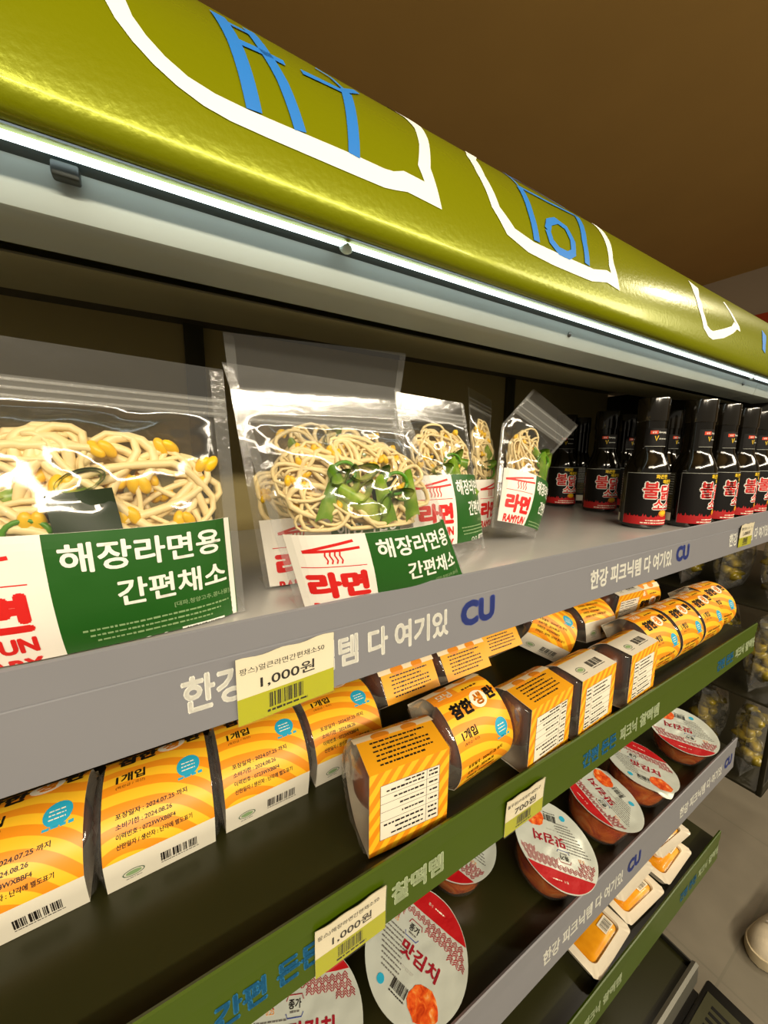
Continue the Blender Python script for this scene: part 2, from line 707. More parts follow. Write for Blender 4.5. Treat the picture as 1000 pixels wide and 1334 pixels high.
can_art = {"b1o": [[-0.0123, 0.0711], [-0.0093, 0.0669], [-0.0068, 0.0626], [-0.0036, 0.055], [0.0019, 0.0477], [0.0089, 0.0415], [0.0171, 0.0367], [0.0273, 0.0330], [0.0384, 0.0314], [0.056, 0.0311], [0.0754, 0.0312], [0.0971, 0.0313], [0.1214, 0.0316], [0.1294, 0.0330], [0.1379, 0.0350], [0.1642, 0.0336], [0.1592, 0.0596], [0.167, 0.0891], [0.172, 0.1160], [0.1664, 0.1304], [0.1551, 0.1400]],
           "b1i": [[-0.0065, 0.0778], [-0.003, 0.0734], [0.0004, 0.0691], [0.0026, 0.0608], [0.007, 0.0539], [0.0135, 0.0478], [0.0219, 0.0432], [0.0326, 0.0410], [0.046, 0.0406], [0.0643, 0.0412], [0.0869, 0.0422], [0.1052, 0.0429], [0.1224, 0.0430], [0.1292, 0.0440], [0.1366, 0.0475], [0.1521, 0.0469], [0.1490, 0.0572], [0.1555, 0.0778], [0.1600, 0.1000], [0.1590, 0.1200], [0.1505, 0.1340]],
           "b2o": [[0.222, 0.1305], [0.209, 0.1050], [0.2072, 0.0818], [0.212, 0.0527], [0.2246, 0.0364], [0.247, 0.0302], [0.2768, 0.0286], [0.3074, 0.0286], [0.3297, 0.0288], [0.354, 0.0335], [0.3749, 0.0311], [0.3709, 0.055], [0.372, 0.0615], [0.3812, 0.0808], [0.3930, 0.1114], [0.3969, 0.1293]],
           "b2i": [[0.2352, 0.1313], [0.219, 0.1060], [0.2160, 0.0829], [0.2206, 0.0561], [0.2338, 0.0436], [0.2546, 0.0399], [0.2779, 0.0398], [0.298, 0.0399], [0.3338, 0.0402], [0.3552, 0.0450], [0.3621, 0.0442], [0.3610, 0.0516], [0.3640, 0.0592], [0.37, 0.0763], [0.3784, 0.0993], [0.389, 0.1238]],
           "b3o": [[0.5734, 0.1017], [0.5560, 0.0760], [0.5510, 0.054], [0.5590, 0.0303], [0.5739, 0.0227], [0.5869, 0.0213], [0.6195, 0.0284], [0.6532, 0.0403], [0.6693, 0.0485], [0.6803, 0.0472], [0.6817, 0.0544], [0.6750, 0.0640], [0.6724, 0.0822], [0.6759, 0.0947]],
           "b3i": [[0.5880, 0.0915], [0.5680, 0.0720], [0.5640, 0.0504], [0.5703, 0.0348], [0.5788, 0.0317], [0.5866, 0.0312], [0.621, 0.0404], [0.6508, 0.0492], [0.6651, 0.0581], [0.672, 0.056], [0.6693, 0.0582], [0.6663, 0.065], [0.6647, 0.0812], [0.6678, 0.0921]]}
can_lines = [([[0.0402, 0.1074], [0.0452, 0.0794], [0.0478, 0.0593], [0.0499, 0.0413]], .0075), ([[0.0475, 0.0838], [0.0586, 0.0862], [0.0707, 0.0875]], .0048), ([[0.0439, 0.1009], [0.0538, 0.1030], [0.0572, 0.1017]], .0035), ([[0.0557, 0.1106], [0.0608, 0.0878], [0.0666, 0.0686], [0.0726, 0.0418]], .0065),
             ([[0.0804, 0.0888], [0.1055, 0.0931], [0.1200, 0.1090]], .0045), ([[0.0935, 0.1113], [0.1022, 0.1081], [0.1076, 0.0963]], .003), ([[0.1086, 0.0954], [0.1056, 0.0681], [0.1031, 0.0422]], .007),
             ([[0.2632, 0.1286], [0.2615, 0.0983], [0.3026, 0.1011], [0.3467, 0.1071]], .004), ([[0.2618, 0.0974], [0.2578, 0.0662], [0.258, 0.0415]], .007), ([[0.3467, 0.1071], [0.328, 0.0648], [0.3243, 0.0417]], .007), ([[0.2632, 0.1286], [0.2627, 0.1167], [0.2833, 0.1250], [0.3371, 0.1150]], .002),
             ([[0.2751, 0.0569], [0.2802, 0.0661], [0.2929, 0.0730], [0.3044, 0.0701], [0.3083, 0.0579], [0.3057, 0.0464], [0.2981, 0.0419], [0.2857, 0.0421], [0.277, 0.0475], [0.2751, 0.0569]], .007), ([[0.7915, 0.0668], [0.775, 0.0488], [0.7682, 0.0338]], .012)]
CANWHITE = ink('canopy_white', '#f4f7f0')
for k, sel in (('b1', can_lines[:7]), ('b2', can_lines[7:12]), ('b3', can_lines[12:])):
    p = Print()
    p.band(can_art[k+'o'], can_art[k+'i'], CANWHITE, 2)
    for pts, w in (sel if k != 'b3' else []):
        p.stroke(pts, w, BLUE, 3)
    p.obj('bubble_graphic', can_at, canopy, cut_u=0.01, cut_v=0.003, step=0.0002)
p = Print()
p.stroke(can_lines[12][0], can_lines[12][1], BLUE, 3)
p.obj('letter_graphic', can_at, canopy, cut_u=0.01, cut_v=0.003, step=0.0002)

m_alu = mat('brushed_aluminium', '#b9bcb6', 0.38, metal=0.75, noise_amt=0.12, noise_scale=30)
m_alu2 = mat('satin_steel', '#b0bab5', 0.42, metal=0.3, noise_amt=0.12, noise_scale=14)
m_dark = mat('dark_steel', '#1d1c14', 0.5)
m_inner = mat('inner_steel', '#8a8668', 0.45, metal=0.3, noise_amt=0.1, noise_scale=10)
# lamp channel under the canopy lip
g = G()
g.strip(prof_world([(.214, .1243), (.2195, .1256), (.2262, .1260), (.2272, .1250), (.2320, .1232)]), X0, XR, 0.0012)
g.obj('lamp_channel', mat('channel_grey', '#363f3d', 0.5, metal=0.2), cooler)
LED_C = (0.2225-S, CAMZ+.1245)
g = G()
g.tube([(X0, LED_C[0], LED_C[1]), (XR, LED_C[0], LED_C[1])], 0.0017, 10)
led = g.obj('lamp_strip', mat('led_strip', '#ffffff', emit=(0.80, 0.95, 1.0, 1), estr=4.2), cooler)
for x in (0.105, 0.80):
    g = G()
    g.ball((x, LED_C[0]+.001, LED_C[1]-.001), (0.0045, 0.003, 0.0035), 12, 8)
    g.obj('strip_clip', mat('clip_clear', '#d9efe6', 0.2), led)
g = G()
g.box((-0.027, LED_C[0]+.0056, LED_C[1]-.0045), (0.010, 0.006, 0.006), 0.001)
g.obj('strip_bracket', mat('bracket_grey', '#3d413e', 0.4, metal=0.4), led)
# metal lip panel behind the lamp, then the air slot and the inner lip
LIP = prof_world([(.2320, .1232), (.2328, .1222), (.2338, .1150), (.2350, .1085), (.2362, .1050), (.2390, .1034), (.2440, .1030), (.2700, .1028)])
for xa, xb in ((X0, 0.86), (0.8612, XR)):
    g = G()
    g.strip(LIP, xa, xb, 0.0012)
    pan = g.obj('lip_panel', m_alu2, cooler)
    if xb < 1:
        for x in (0.345, 0.80):
            g = G()
            g.ball((x, 0.2333-S, CAMZ+.1155), (0.0024, 0.0018, 0.0024), 12, 8)
            g.obj('screw', mat('screw_steel', '#6d6d6a', 0.3, metal=0.9), pan)
g = G()
g.extrude(prof_world([(.271, .1032), (.300, .125), (.300, .135), (.236, .135), (.236, .1235), (.262, .112)]), X0, XR)
g.obj('air_slot', m_dark, cooler)
g = G()
g.strip(prof_world([(.2868, .1052), (.2868, .1040), (.2880, .1038), (.36, .1185), (.45, .1350)]), X0, XR, 0.0012)
g.obj('inner_lip', m_inner, cooler)
g = G()
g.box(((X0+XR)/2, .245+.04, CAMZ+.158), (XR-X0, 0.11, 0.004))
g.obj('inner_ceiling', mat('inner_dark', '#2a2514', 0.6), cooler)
YB = 0.335
g = G()
g.box(((X0+X1)/2, YB+.01, 0.87), (X1-X0, 0.02, 1.42))
g.obj('back_panel', mat('back_panel_steel', '#8d7f50', 0.5, metal=0.2, noise_amt=0.1, noise_scale=6), cooler)
for x in (0.045, 0.62, -0.42):
    g = G()
    g.box((x, YB-.004, 0.87), (0.022, 0.008, 1.38), 0.001)
    g.obj('slotted_upright', mat('upright_dark', '#3d3926', 0.5, metal=0.4), cooler)
g = G()
g.box((X1+.004, .185, 1.40), (.006, .33, .30), 0.001)
g.obj('end_shade_panel', m_dark, cooler)  # added dark sheet, stands in for the blackness behind the bottles
# plinth with the intake grille
g = G()
g.box(((X0+1.0)/2, 0.165, 0.075), (1.0-X0, 0.35, 0.15), 0.004)
g.obj('base_cabinet', mat('base_dark', '#24231a', 0.5), cooler)
g = G()
g.box(((X0+1.03)/2, -0.085, 0.0875), (1.03-X0, 0.15, 0.175), 0.006)
pl = g.obj('plinth', mat('plinth_black', '#12110d', 0.45), cooler)
g = G()
g.box((0.43, -0.085, 0.1762), (1.14, 0.130, 0.003), 0.001)
gr = g.obj('intake_grille', mat('grille_olive', '#55553f', 0.4, metal=0.3), cooler)
for k in range(24):
    g = G()
    g.box((0.975-k*.016, -0.085, 0.1779), (0.0075, 0.100, 0.0012), 0.0004)
    g.obj('grille_slot', mat('slot_black', '#070704', 0.7), gr)

# ------------------------------------------------------------------ shelves with their price rails
m_deck1 = mat('deck_grey', '#c6c5c2', 0.25, metal=0.25, noise_amt=0.06, noise_scale=25)
m_deck = mat('deck_black_olive', '#27270f', 0.34, spec=0.45, noise_amt=0.12, noise_scale=12)
m_rail = mat('rail_grey', '#818288', 0.38, noise_amt=0.04, noise_scale=20)
m_rail2 = mat('rail_green', '#3f5400', 0.36, noise_amt=0.05, noise_scale=20)


def rail_point(ztop, zbot, zc):
    # upper flat band, a crease, then the ticket channel tipped slightly outwards
    return [(0.004, ztop-.0015), (0.0015, ztop), (0.0, ztop-.0008), (0.0, zc), (0.0022, zc-.0006), (0.0012, zc-.0018), (-0.0005, zbot+.001), (0.0008, zbot)]


def rail_text(p, kind, x, zc, h):
    if kind == 'grey':
        p.text('한강 피크닉템 다 여기있', x, zc, h, WHITE, 1, 0.035, w=0.186, align='l')
        p.text('CU', x+.238, zc+.002, h*1.02, NAVY, 1, 0.06, w=0.039, align='r')
    else:
        p.text('간편 든든', x, zc-.001, h*.92, RAILBLUE, 1, 0.05, w=0.074, align='l')
        p.text('피크닉', x+.0825, zc-.001, h*.92, RAILPALE, 1, 0.05, w=0.043, align='l')
        p.text('찰떡템', x+.188, zc-.001, h*.92, RAILPALE, 1, 0.05, w=0.055, align='r')


def make_shelf(name, label, zdeck, ztop, zbot, kind, texts, depth=0.31, y_rail=0.0):
    t = thing(name, label, 'shelf', (0, 0, 0))
    g = G()
    g.box(((X0+X1)/2, y_rail+.004+depth/2, zdeck-.003), (X1-X0-.004, depth, 0.006), 0.0015)
    g.box(((X0+X1)/2, y_rail+.006, zdeck-.012), (X1-X0-.004, 0.004, 0.022), 0.001)
    g.obj('shelf_deck', m_deck1 if kind == 'deck1' else m_deck, t)
    for xb in (X0+.02, X1-.02):
        g = G()
        g.extrude([(y_rail+.02, zdeck-.0065), (y_rail+.30, zdeck-.0065), (y_rail+.30, zdeck-.05), (y_rail+.05, zdeck-.014)], xb-.0012, xb+.0012)
        g.obj('bracket', m_dark, t)
    zc = ztop-.31*(ztop-zbot)
    g = G()
    pr = [(y+y_rail, z) for y, z in rail_point(ztop, zbot, zc)]
    g.strip(pr, X0, X1, 0.0012)
    rail = g.obj('price_rail', m_rail2 if kind == 'green' else m_rail, t, smooth=25)
    h = 0.0215
    zt = zc-.0018-(zc-.0018-zbot)*.40

    def fn(u, v, off):
        y = 0.0012-.0017*(zc-.0018-v)/(zc-.0018-zbot)
        return Vector((u, y_rail+y-off, v))
    for x in texts:
        if x < X0-.05 or x > X1-.03:
            continue
        p = Print()
        rail_text(p, 'green' if kind == 'green' else 'grey', x, zt, h)
        p.obj('rail_lettering', fn, rail, clip=(X0+.01, 0, X1-.002, 3), step=0.0004)
    return t


DK1, DK2, DK3, DK4, DK5 = 1.296, 1.060, 0.800, 0.576, 0.222
make_shelf('display_shelf', 'uppermost shelf with grey price rail holding vegetable bags and sauce bottles', DK1, 1.3061, 1.2457, 'deck1', (-0.381, 0.0, 0.381, 0.763))
make_shelf('display_shelf', 'second shelf with green price rail holding yellow sleeved eggs', DK2, 1.079, 1.019, 'green', (-0.397, 0.003, 0.403, 0.80))
make_shelf('display_shelf', 'third shelf with grey price rail holding lidded kimchi cups', DK3, 0.826, 0.757, 'grey', (-0.39, -0.02, 0.36, 0.732))
make_shelf('display_shelf', 'fourth shelf with green price rail holding white vacuum packed trays', DK4, 0.600, 0.5285, 'green', (-0.43, 0.003, 0.40, 0.80))

g = G()
g.box(((X0+X1)/2, 0.165, DK5-.003), (X1-X0-.004, 0.31, 0.006), 0.001)
btr = g.obj('bottom_tray', m_deck, cooler)
g = G()
g.box((X1-.004, 0.165, DK5+.006), (0.004, 0.31, 0.014), 0.001)
g.obj('tray_end', m_dark, btr)
g = G()
g.strip([(0.010, DK5+.012), (0.004, DK5+.016), (0.0, DK5+.014), (-.002, DK5-.03)], X0, X1, -0.0015)
g.obj('tray_lip', mat('lip_grey', '#7a796f', 0.35, metal=0.4), btr)
for x in (X0+.05, X1-.06):
    g = G()
    g.box((x, 0.17, 0.183), (0.03, 0.24, 0.066), 0.002)
    g.obj('tray_support', m_dark, btr)

# ------------------------------------------------------------------ price tags
TAGP = mat('tag_paper', '#efe6c8', 0.5)


def price_tag(x0, z0, x1, z1, label, lines, price, seed, lean=0.0):
    t = thing('price_tag', label, 'price tag', (0, 0, 0), group=None)
    w, h = x1-x0, z1-z0

    def pos(a, b, off):
        bulge = 0.0006*math.sin(PI*a/w)*max(0, b/h)
        return Vector((x0+a, -.0014-bulge-off-.0012*(b/h)**3, z0+b+lean*(a/w-.5)+.0006*math.sin(a*260+seed)*(b/h > .99)))
    g = G()
    g.grid(lambda u, v: pos(u*w, v*h, 0), 16, 12)
    g.grid(lambda u, v: pos(u*w, v*h, -0.0004), 16, 12, flip=True)
    card = g.obj('ticket', TAGP, t)
    p = Print()
    p.rect(0, 0, w, h*.40, LIME, 1)
    p.text(lines, w*.03, h*.80, h*.115, BLACK, 2, 0.0, w=w*.86, align='l')
    p.text(price, w*.5, h*.57, h*.2, BLACK, 2, 0.012, w=w*.56)
    p.barcode(w*.30, h*.13, w*.66, h*.36, BLACK, seed, 2, 22)
    p.dashes(w*.28, h*.08, w*.70, h*.04, BLACK, seed)
    p.obj('ticket_print', pos, card, cut_u=0.006, cut_v=0.006, step=0.00012)
    g = G()
    g.grid(lambda u, v: pos(-.0006+u*(w+.0012), -.0006+v*(h+.002), .0007), 16, 12)
    g.obj('clear_sleeve', film('tag_sleeve', 0.02, 0.03, 0.1, bump=0.05), t)
    return t


price_tag(.0275, 1.2437, .0872, 1.2855, 'large price tag reading 1,000 hung over the lettering of the uppermost grey rail', '팡스)얼큰라면간편채소50', '1,000원', 1, 0.003)
price_tag(.0700, 1.0185, .1295, 1.0618, 'price tag reading 1,000 on the green rail above the kimchi lids', '팡스)해장라면간편채소50', '1,000원', 2)
price_tag(.2690, 1.0195, .3280, 1.0615, 'price tag reading 700 on the green rail in front of the kimchi cups', '풀무원)아침참한생란1구', '700원', 3)
price_tag(.8000, 1.2545, .8580, 1.2925, 'small far price tag on the topmost grey rail below the sauce bottles', '불닭소스', '1,000원', 4)

# ------------------------------------------------------------------ clear bags of ramyun vegetables
FILM = film('bag_film', 0.018, 0.085, 0.11, bump=0.12, bscale=34, edge=0.20)
SEAL = film('bag_seal', 0.08, 0.07, 0.12, bump=0.25, bscale=300, edge=0.25)
ZIP = film('zip_seal', 0.10, 0.03, 0.14, bump=0.04, bscale=60, edge=0.20)
SPROUT = mat('sprout_cream', '#efd9a0', 0.35, spec=0.5, noise_amt=0.06, noise_scale=60)
HEAD = mat('sprout_head_yellow', '#eebf1c', 0.35, noise_amt=0.12, noise_scale=200)
ONION = ramp_mat('green_onion', [(0.30, '#3f6a10'), (0.5, '#6f9420'), (0.74, '#cfcf7a')], scale=45, rough=0.3)
CHILI = mat('green_chili', '#4e8a1c', 0.3, noise_amt=0.2, noise_scale=90)
KELP = mat('kelp_dark_green', '#24331c', 0.45, noise_amt=0.3, noise_scale=120)
LABELW = mat('label_white', '#f6f1e6', 0.45)


def bag_art(W_, H_, split):
    """label artwork: white panel at left of split, green panel right of it; origin top-left, y down is negative"""
    p = Print()
    p.rect(0, -H_, split, 0, LABELW, 1)
    p.rect(split, -H_, W_, 0, GRN, 1)
    gx0, gx1 = split, W_
    gw = gx1-gx0
    p.text('해장라면용', gx0+gw*.49, -.0125, .0150, WHITE, 2, 0.024, w=gw*.86)
    p.text('간편채소', gx1-gw*.06, -.0335, .0150, WHITE, 2, 0.024, w=gw*.64, align='r')
    p.text('[대파,청양고추,콩나물]', gx1-gw*.05, -.0465, .0036, PALEGRN, 2, 0.01, w=gw*.36, align='r')
    for k in range(3):
        p.dashes(gx0+gw*(.10+.03*k), -.0520-.0034*k, gx1-gw*(.06+.06*k), .0013, PALEGRN, 11+k)
    p.rect(gx0+gw*.62, -H_+.0015, gx0+gw*.90, -H_+.0075, WHITE, 2)
    p.barcode(gx0+gw*.65, -H_+.0022, gx0+gw*.87, -H_+.0068, BLACK, 5, 3, 16)
    p.ring(gx0+gw*.42, -H_+.0045, .0022, .0022, .0006, WHITE, 2)
    p.ring(gx0+gw*.52, -H_+.0045, .0018, .0022, .0006, WHITE, 2)
    c = max(split*.5, split-.0285)
    tw_ = min(.041, split*.80)
    # noodles lifted by chopsticks
    p.stroke([(c-.016, -.0115), (c-.004, -.0085), (c+.0135, -.0045)], .0019, RED, 2)
    p.stroke([(c-.016, -.0118), (c+.004, -.0110), (c+.0165, -.0095)], .0019, RED, 2)
    for k in range(4):
        p.stroke([(c-.004+k*.0028, -.0110), (c-.0048+k*.0028, -.0145), (c-.0036+k*.0028, -.018), (c-.0045+k*.0028, -.0205)], .0009, RED, 2)
    p.rect(c-tw_*.52, -.0229, c+tw_*.52, -.0223, RED, 2)
    p.text('라면', c, -.0365, .0205, RED, 2, 0.06, w=tw_)
    p.text('RAMYUN', c, -.0535, .0088, RED, 2, 0.05, w=tw_*.97)
    p.text('LIBRARY', c, -.0655, .0088, RED, 2, 0.05, w=tw_*.97)
    return p


def make_bag(label, TL, TR, BR, BL, bulge, lab, split, seed, contents, lean_out=(0, -1, 0), vzip=(0.80, 0.86), sag=None, lab_v=None, noise_amp=0.004, base_flap=True, fold=None, crop_lab=None):
    rnd = random.Random(seed)
    TL, TR, BR, BL = map(Vector, (TL, TR, BR, BL))
    org = (BL+BR)/2
    t = thing('vegetable_bag', label, 'bag of vegetables', org)
    TL, TR, BR, BL = TL-org, TR-org, BR-org, BL-org
    N = ((TR-TL).cross(TL-BL)).normalized()
    if N.dot(Vector(lean_out)) < 0:
        N = -N
    Wd = ((TR-TL).length+(BR-BL).length)/2
    Hd = ((TL-BL).length+(TR-BR).length)/2
    vz = vzip[0]-.03

    def base(u, v):
        P = (BL*(1-u)+BR*u)*(1-v)+(TL*(1-u)+TR*u)*v
        if fold and v > fold[0]:
            P = P+Vector(fold[1])*(v-fold[0])/(1-fold[0])
        return P

    def shp(u, v):
        if v > vz:
            e = 0
        else:
            vv = v/vz
            e = (max(0, math.sin(PI*min(1, max(0, (u-.045)/.91))))**.55)*(max(0, math.sin(PI*min(1, .10+vv*.90)))**.6)
        return e

    def front(u, v, off=0.0):
        e = shp(u, v)
        q = Vector((u*Wd*38, v*Hd*38, seed*3.7))
        w = noise_amp*(noise.noise(q)+.5*noise.noise(q*2.3))*(0.35+min(1, e*1.6))
        if v > vz:
            w *= 0.12
        if lab:
            k_ = min(1, max(0, (v-lab[3])/.10))
            w *= .10+.90*k_
        cr = 0.0
        for k in range(5):     # creases running in from the side seals
            a = (0.1+0.17*k+0.05*math.sin(seed+k))
            du = min(u, 1-u)
            cr += 0.0022*math.exp(-((v-a-du*.35*math.sin(seed*2+k*2))/.012)**2)*max(0, 1-du*5)
        if lab:
            cr *= k_
        return base(u, v)+N*(bulge*e+w*(1 if e > 0.02 else .3)-cr*(e > .02)+off)

    def back(u, v, off=0.0):
        return base(u, v)-N*(bulge*.45*shp(u, v)+.0004+off)

    g = G()
    g.grid(lambda u, v: front(u, v), 44, 52)
    g.grid(lambda u, v: back(u, v), 22, 26, flip=True)
    pouch = g.obj('pouch', FILM, t, smooth=180)
    # welded side seals
    for u0, u1 in ((0, .045), (.955, 1)):
        g = G()
        g.grid(lambda a, b: base(u0+(u1-u0)*a, b*.99)+N*.0006, 3, 40)
        g.obj('side_seal', SEAL, pouch, smooth=180)
    # zip lines
    g = G()
    g.grid(lambda a, b: base(a, vzip[0]-.012+b*(vzip[1]-vzip[0]+.024))+N*.0007, 20, 6)
    zs = g.obj('zip_strip', ZIP, pouch, smooth=180)
    for vv in (vzip[0], vzip[0]+.025, vzip[1]):
        g = G()
        g.tube([base(.005+.99*i/24, vv)+N*.0012 for i in range(25)], .0008, 8)
        g.obj('zip_ridge', ZIP, zs, smooth=180)
    # printed label on the front
    if lab:
        u0, u1, v0, v1 = lab
        LW, LH = (u1-u0)*Wd, (v1-v0)*Hd

        def lp(a, b, off):
            return front(u0+(u1-u0)*a/LW, v1+(v1-v0)*b/LH, .0008+off)
        g = G()
        g.grid(lambda a, b: lp(a*LW, -LH+b*LH, 0), 40, 24)
        g.grid(lambda a, b: lp(a*LW, -LH+b*LH, -.0004), 40, 24, flip=True)
        lb = g.obj('label', LABELW, t, smooth=180)
        art = bag_art(LW, max(LH, .0700), split*LW)
        art.obj('label_print', lp, lb, cut_u=.0035, cut_v=.0035, clip=(0, -LH, LW, 0), step=.00022)
    # contents
    ns, rad, hu, hv, veg = contents

    def inside(u, v, d):
        """d from 0 (back) to 1 (front)"""
        return back(u, v)*(1-d)+front(u, v)*d
    g = G()
    gh = G()
    for k in range(ns):
        u = rnd.uniform(*hu)
        v = rnd.uniform(*hv)
        d = rnd.uniform(.25, .82)
        a = rnd.uniform(0, 2*PI)
        curl = rnd.uniform(-1, 1)*42
        pts = []
        L = rnd.uniform(.08, .17)
        n = 24
        x, y = u*Wd, v*Hd
        dd = d
        for i in range(n):
            uu, vv = x/Wd, y/Hd
            # near the walls of the bag a sprout bends back inwards
            uu = min(max(uu, hu[0]-.03), hu[1]+.03)
            top = hv[1]-.13*abs(2*(uu-hu[0])/(hu[1]-hu[0])-1)**2.2
            vv = min(max(vv, hv[0]-.06), top+.04)
            if uu < hu[0]+.02 or uu > hu[1]-.02 or vv < hv[0] or vv > top-.02:
                want = math.atan2((sum(hv)/2-vv)*Hd, (sum(hu)/2-uu)*Wd)
                dlt = (want-a+PI) % (2*PI)-PI
                a += max(-.5, min(.5, dlt))
            x, y = uu*Wd, vv*Hd
            pts.append(inside(uu, vv, min(.84, max(.2, dd))))
            x += math.cos(a)*L/n
            y += math.sin(a)*L/n
            a += curl*L/n+.10*math.sin(i*.5+k)
            dd += rnd.uniform(-.03, .03)
        rr = rad*rnd.uniform(.75, 1.15)
        g.tube(pts, [rr*(.55+.45*math.sin(PI*min(1, .15+i/(n-1)))) for i in range(n)], 8)
        if rnd.random() < .6:
            c = pts[0]
            for sgn in (-1, 1):
                gh.ball(c+Vector((sgn*.0017, 0, .001))*(rad/.0020), (.0025*rad/.0021, .0023*rad/.0021, .0043*rad/.0021), 10, 7, rot=(rnd.uniform(-.6, .6), rnd.uniform(-.8, .8), 0))
    o = g.obj('bean_sprout', SPROUT, t, smooth=180)
    o['kind'] = 'stuff'
    if gh.v:
        o = gh.obj('sprout_head', HEAD, t, smooth=180)
        o['kind'] = 'stuff'
    for kind, u, v, d, s, a in veg:
        c = inside(u, v, d)

        def loc(x, y, z):
            # x across, z up, y towards viewer
            return c+Vector((x*math.cos(a)-z*math.sin(a), 0, x*math.sin(a)+z*math.cos(a)))+N*y
        g = G()
        if kind == 'onion':     # a slanted slice of the hollow stem
            g.grid(lambda p_, q_: loc(s*(.75+.25*q_)*math.cos(2*PI*p_), -.004+.008*q_+.0015*math.sin(4*PI*p_), s*.5*(.75+.25*q_)*math.sin(2*PI*p_)), 20, 3)
            g.grid(lambda p_, q_: loc(s*(.60+.25*q_)*math.cos(2*PI*p_), -.004+.008*q_+.0015*math.sin(4*PI*p_), s*.5*(.60+.25*q_)*math.sin(2*PI*p_)), 20, 3, flip=True)
            g.obj('onion_ring', ONION, t, smooth=180)
        elif kind == 'leaf':    # a curled strip of green onion
            r_ = s*.42
            g.grid(lambda p_, q_: loc(r_*math.sin(2.4*(p_-.5))*(1-.35*q_*q_), r_*.8*math.cos(2.4*(p_-.5))-r_*.4, (q_-.5)*s*2.1+.004*math.sin(3*p_)), 10, 12)
            g.grid(lambda p_, q_: loc(.93*r_*math.sin(2.4*(p_-.5))*(1-.35*q_*q_), .93*r_*.8*math.cos(2.4*(p_-.5))-r_*.4, (q_-.5)*s*2.1+.004*math.sin(3*p_)), 10, 12, flip=True)
            g.obj('onion_leaf', ONION, t, smooth=180)
        elif kind == 'chili':
            g.tube([loc(s*math.cos(q), 0, s*.8*math.sin(q)) for q in [PI*2*i/18 for i in range(19)]], .0013, 7)
            g.obj('chili_ring', CHILI, t, smooth=180)
        elif kind == 'kelp':
            g.grid(lambda p_, q_: loc((p_-.5)*s, .0015*math.sin(4*p_+q_*3), (q_-.5)*s*1.0), 8, 8)
            g.grid(lambda p_, q_: loc((p_-.5)*s, .0015*math.sin(4*p_+q_*3)-.0009, (q_-.5)*s*1.0), 8, 8, flip=True)
            g.obj('kelp_piece', KELP, t, smooth=60)
    if base_flap:
        g = G()
        g.grid(lambda a, b: Vector((0, 0, 0))+(BL*(1-a)+BR*a)+Vector((0, .028*b-.004, .0016+.004*b*(1-b))), 12, 6)
        g.obj('bottom_gusset', SEAL, pouch, smooth=180)
    return t


rv = random.Random(5)
veg1 = [('onion', .57, .57, .80, .011, .4), ('kelp', .575, .455, .97, .026, .12), ('chili', .44, .41, .86, .0085, 0), ('leaf', .30, .52, .75, 0.0158, 1.2), ('leaf', .22, .56, .7, 0.0144, .9), ('leaf', .36, .50, .66, 0.0130, 1.8), ('onion', .14, .50, .7, .012, .3), ('onion', .20, .42, .75, .012, .6), ('leaf', .1, .62, .6, 0.0144, 2.0)]
make_bag('vegetable bag with thick pale sprouts and a kelp square above a broad green label', (-.132, .038, 1.4560), (.0350, .037, 1.4490), (.0400, .034, 1.2975), (-.127, .034, 1.2975), .024,
         (.0, .972, .004, .415), .487, 3, (58, .0027, (.08, .93), (.40, .70), veg1), vzip=(.825, .875))
veg2 = [('onion', .46, .52, .90, .009, .9), ('onion', .66, .50, .88, .009, .1), ('onion', .36, .58, .86, .008, .5), ('onion', .54, .46, .90, .008, 1.2), ('onion', .50, .60, .86, .011, .2), ('onion', .58, .58, .86, .010, .8), ('leaf', .36, .52, .86, 0.0144, .5), ('leaf', .44, .46, .88, 0.0173, 1.0), ('leaf', .56, .46, .86, 0.0158, .3), ('chili', .66, .55, .86, .009, 0), ('kelp', .60, .50, .70, .022, .2), ('leaf', .74, .48, .8, 0.0158, .2), ('onion', .42, .57, .88, .010, 1.4), ('chili', .40, .60, .85, .008, 0), ('leaf', .28, .48, .8, 0.0144, -.3)]
make_bag('vegetable bag full of green onion standing in front of a taller bag', (.0325, .022, 1.4500), (.1500, .022, 1.4470), (.2160, .016, 1.2970), (.0700, .016, 1.2970), .024,
         (.035, .985, .004, .345), .355, 8, (50, .0018, (.10, .90), (.42, .72), veg2), vzip=(.80, .86))
veg2b = [('leaf', .3, .5, .8, 0.0144, .5), ('onion', .5, .6, .8, .011, .8), ('leaf', .7, .5, .8, 0.0144, 1.2)]
make_bag('tallest vegetable bag, mostly hidden behind another, its clear folded top sticking up', (.0435, .100, 1.4890), (.2000, .100, 1.4960), (.1950, .078, 1.2970), (.0610, .070, 1.2970), .016,
         (.03, .97, .004, .27), .40, 12, (40, .0019, (.08, .92), (.30, .62), veg2b), vzip=(.70, .75), fold=(.80, (0, -.012, -.004)))
veg3 = [('onion', .35, .55, .86, .012, .2), ('onion', .6, .62, .86, .012, .8), ('leaf', .55, .50, .84, 0.0173, .4), ('leaf', .72, .44, .84, 0.0158, .9), ('leaf', .40, .46, .8, 0.0158, -.4), ('chili', .55, .60, .84, .010, 0), ('leaf', .66, .6, .82, 0.0144, 1.4)]
make_bag('vegetable bag standing between the green onion bag and a thin dim one', (.1850, .082, 1.4560), (.2720, .088, 1.4530), (.3020, .076, 1.2975), (.1980, .062, 1.2975), .022,
         (.02, .985, .100, .52), .40, 21, (34, .0016, (.12, .88), (.52, .80), veg3), vzip=(.86, .91))
veg4 = [('onion', .4, .5, .8, .012, .2), ('leaf', .6, .55, .8, 0.0144, .6), ('chili', .5, .45, .8, .009, 0)]
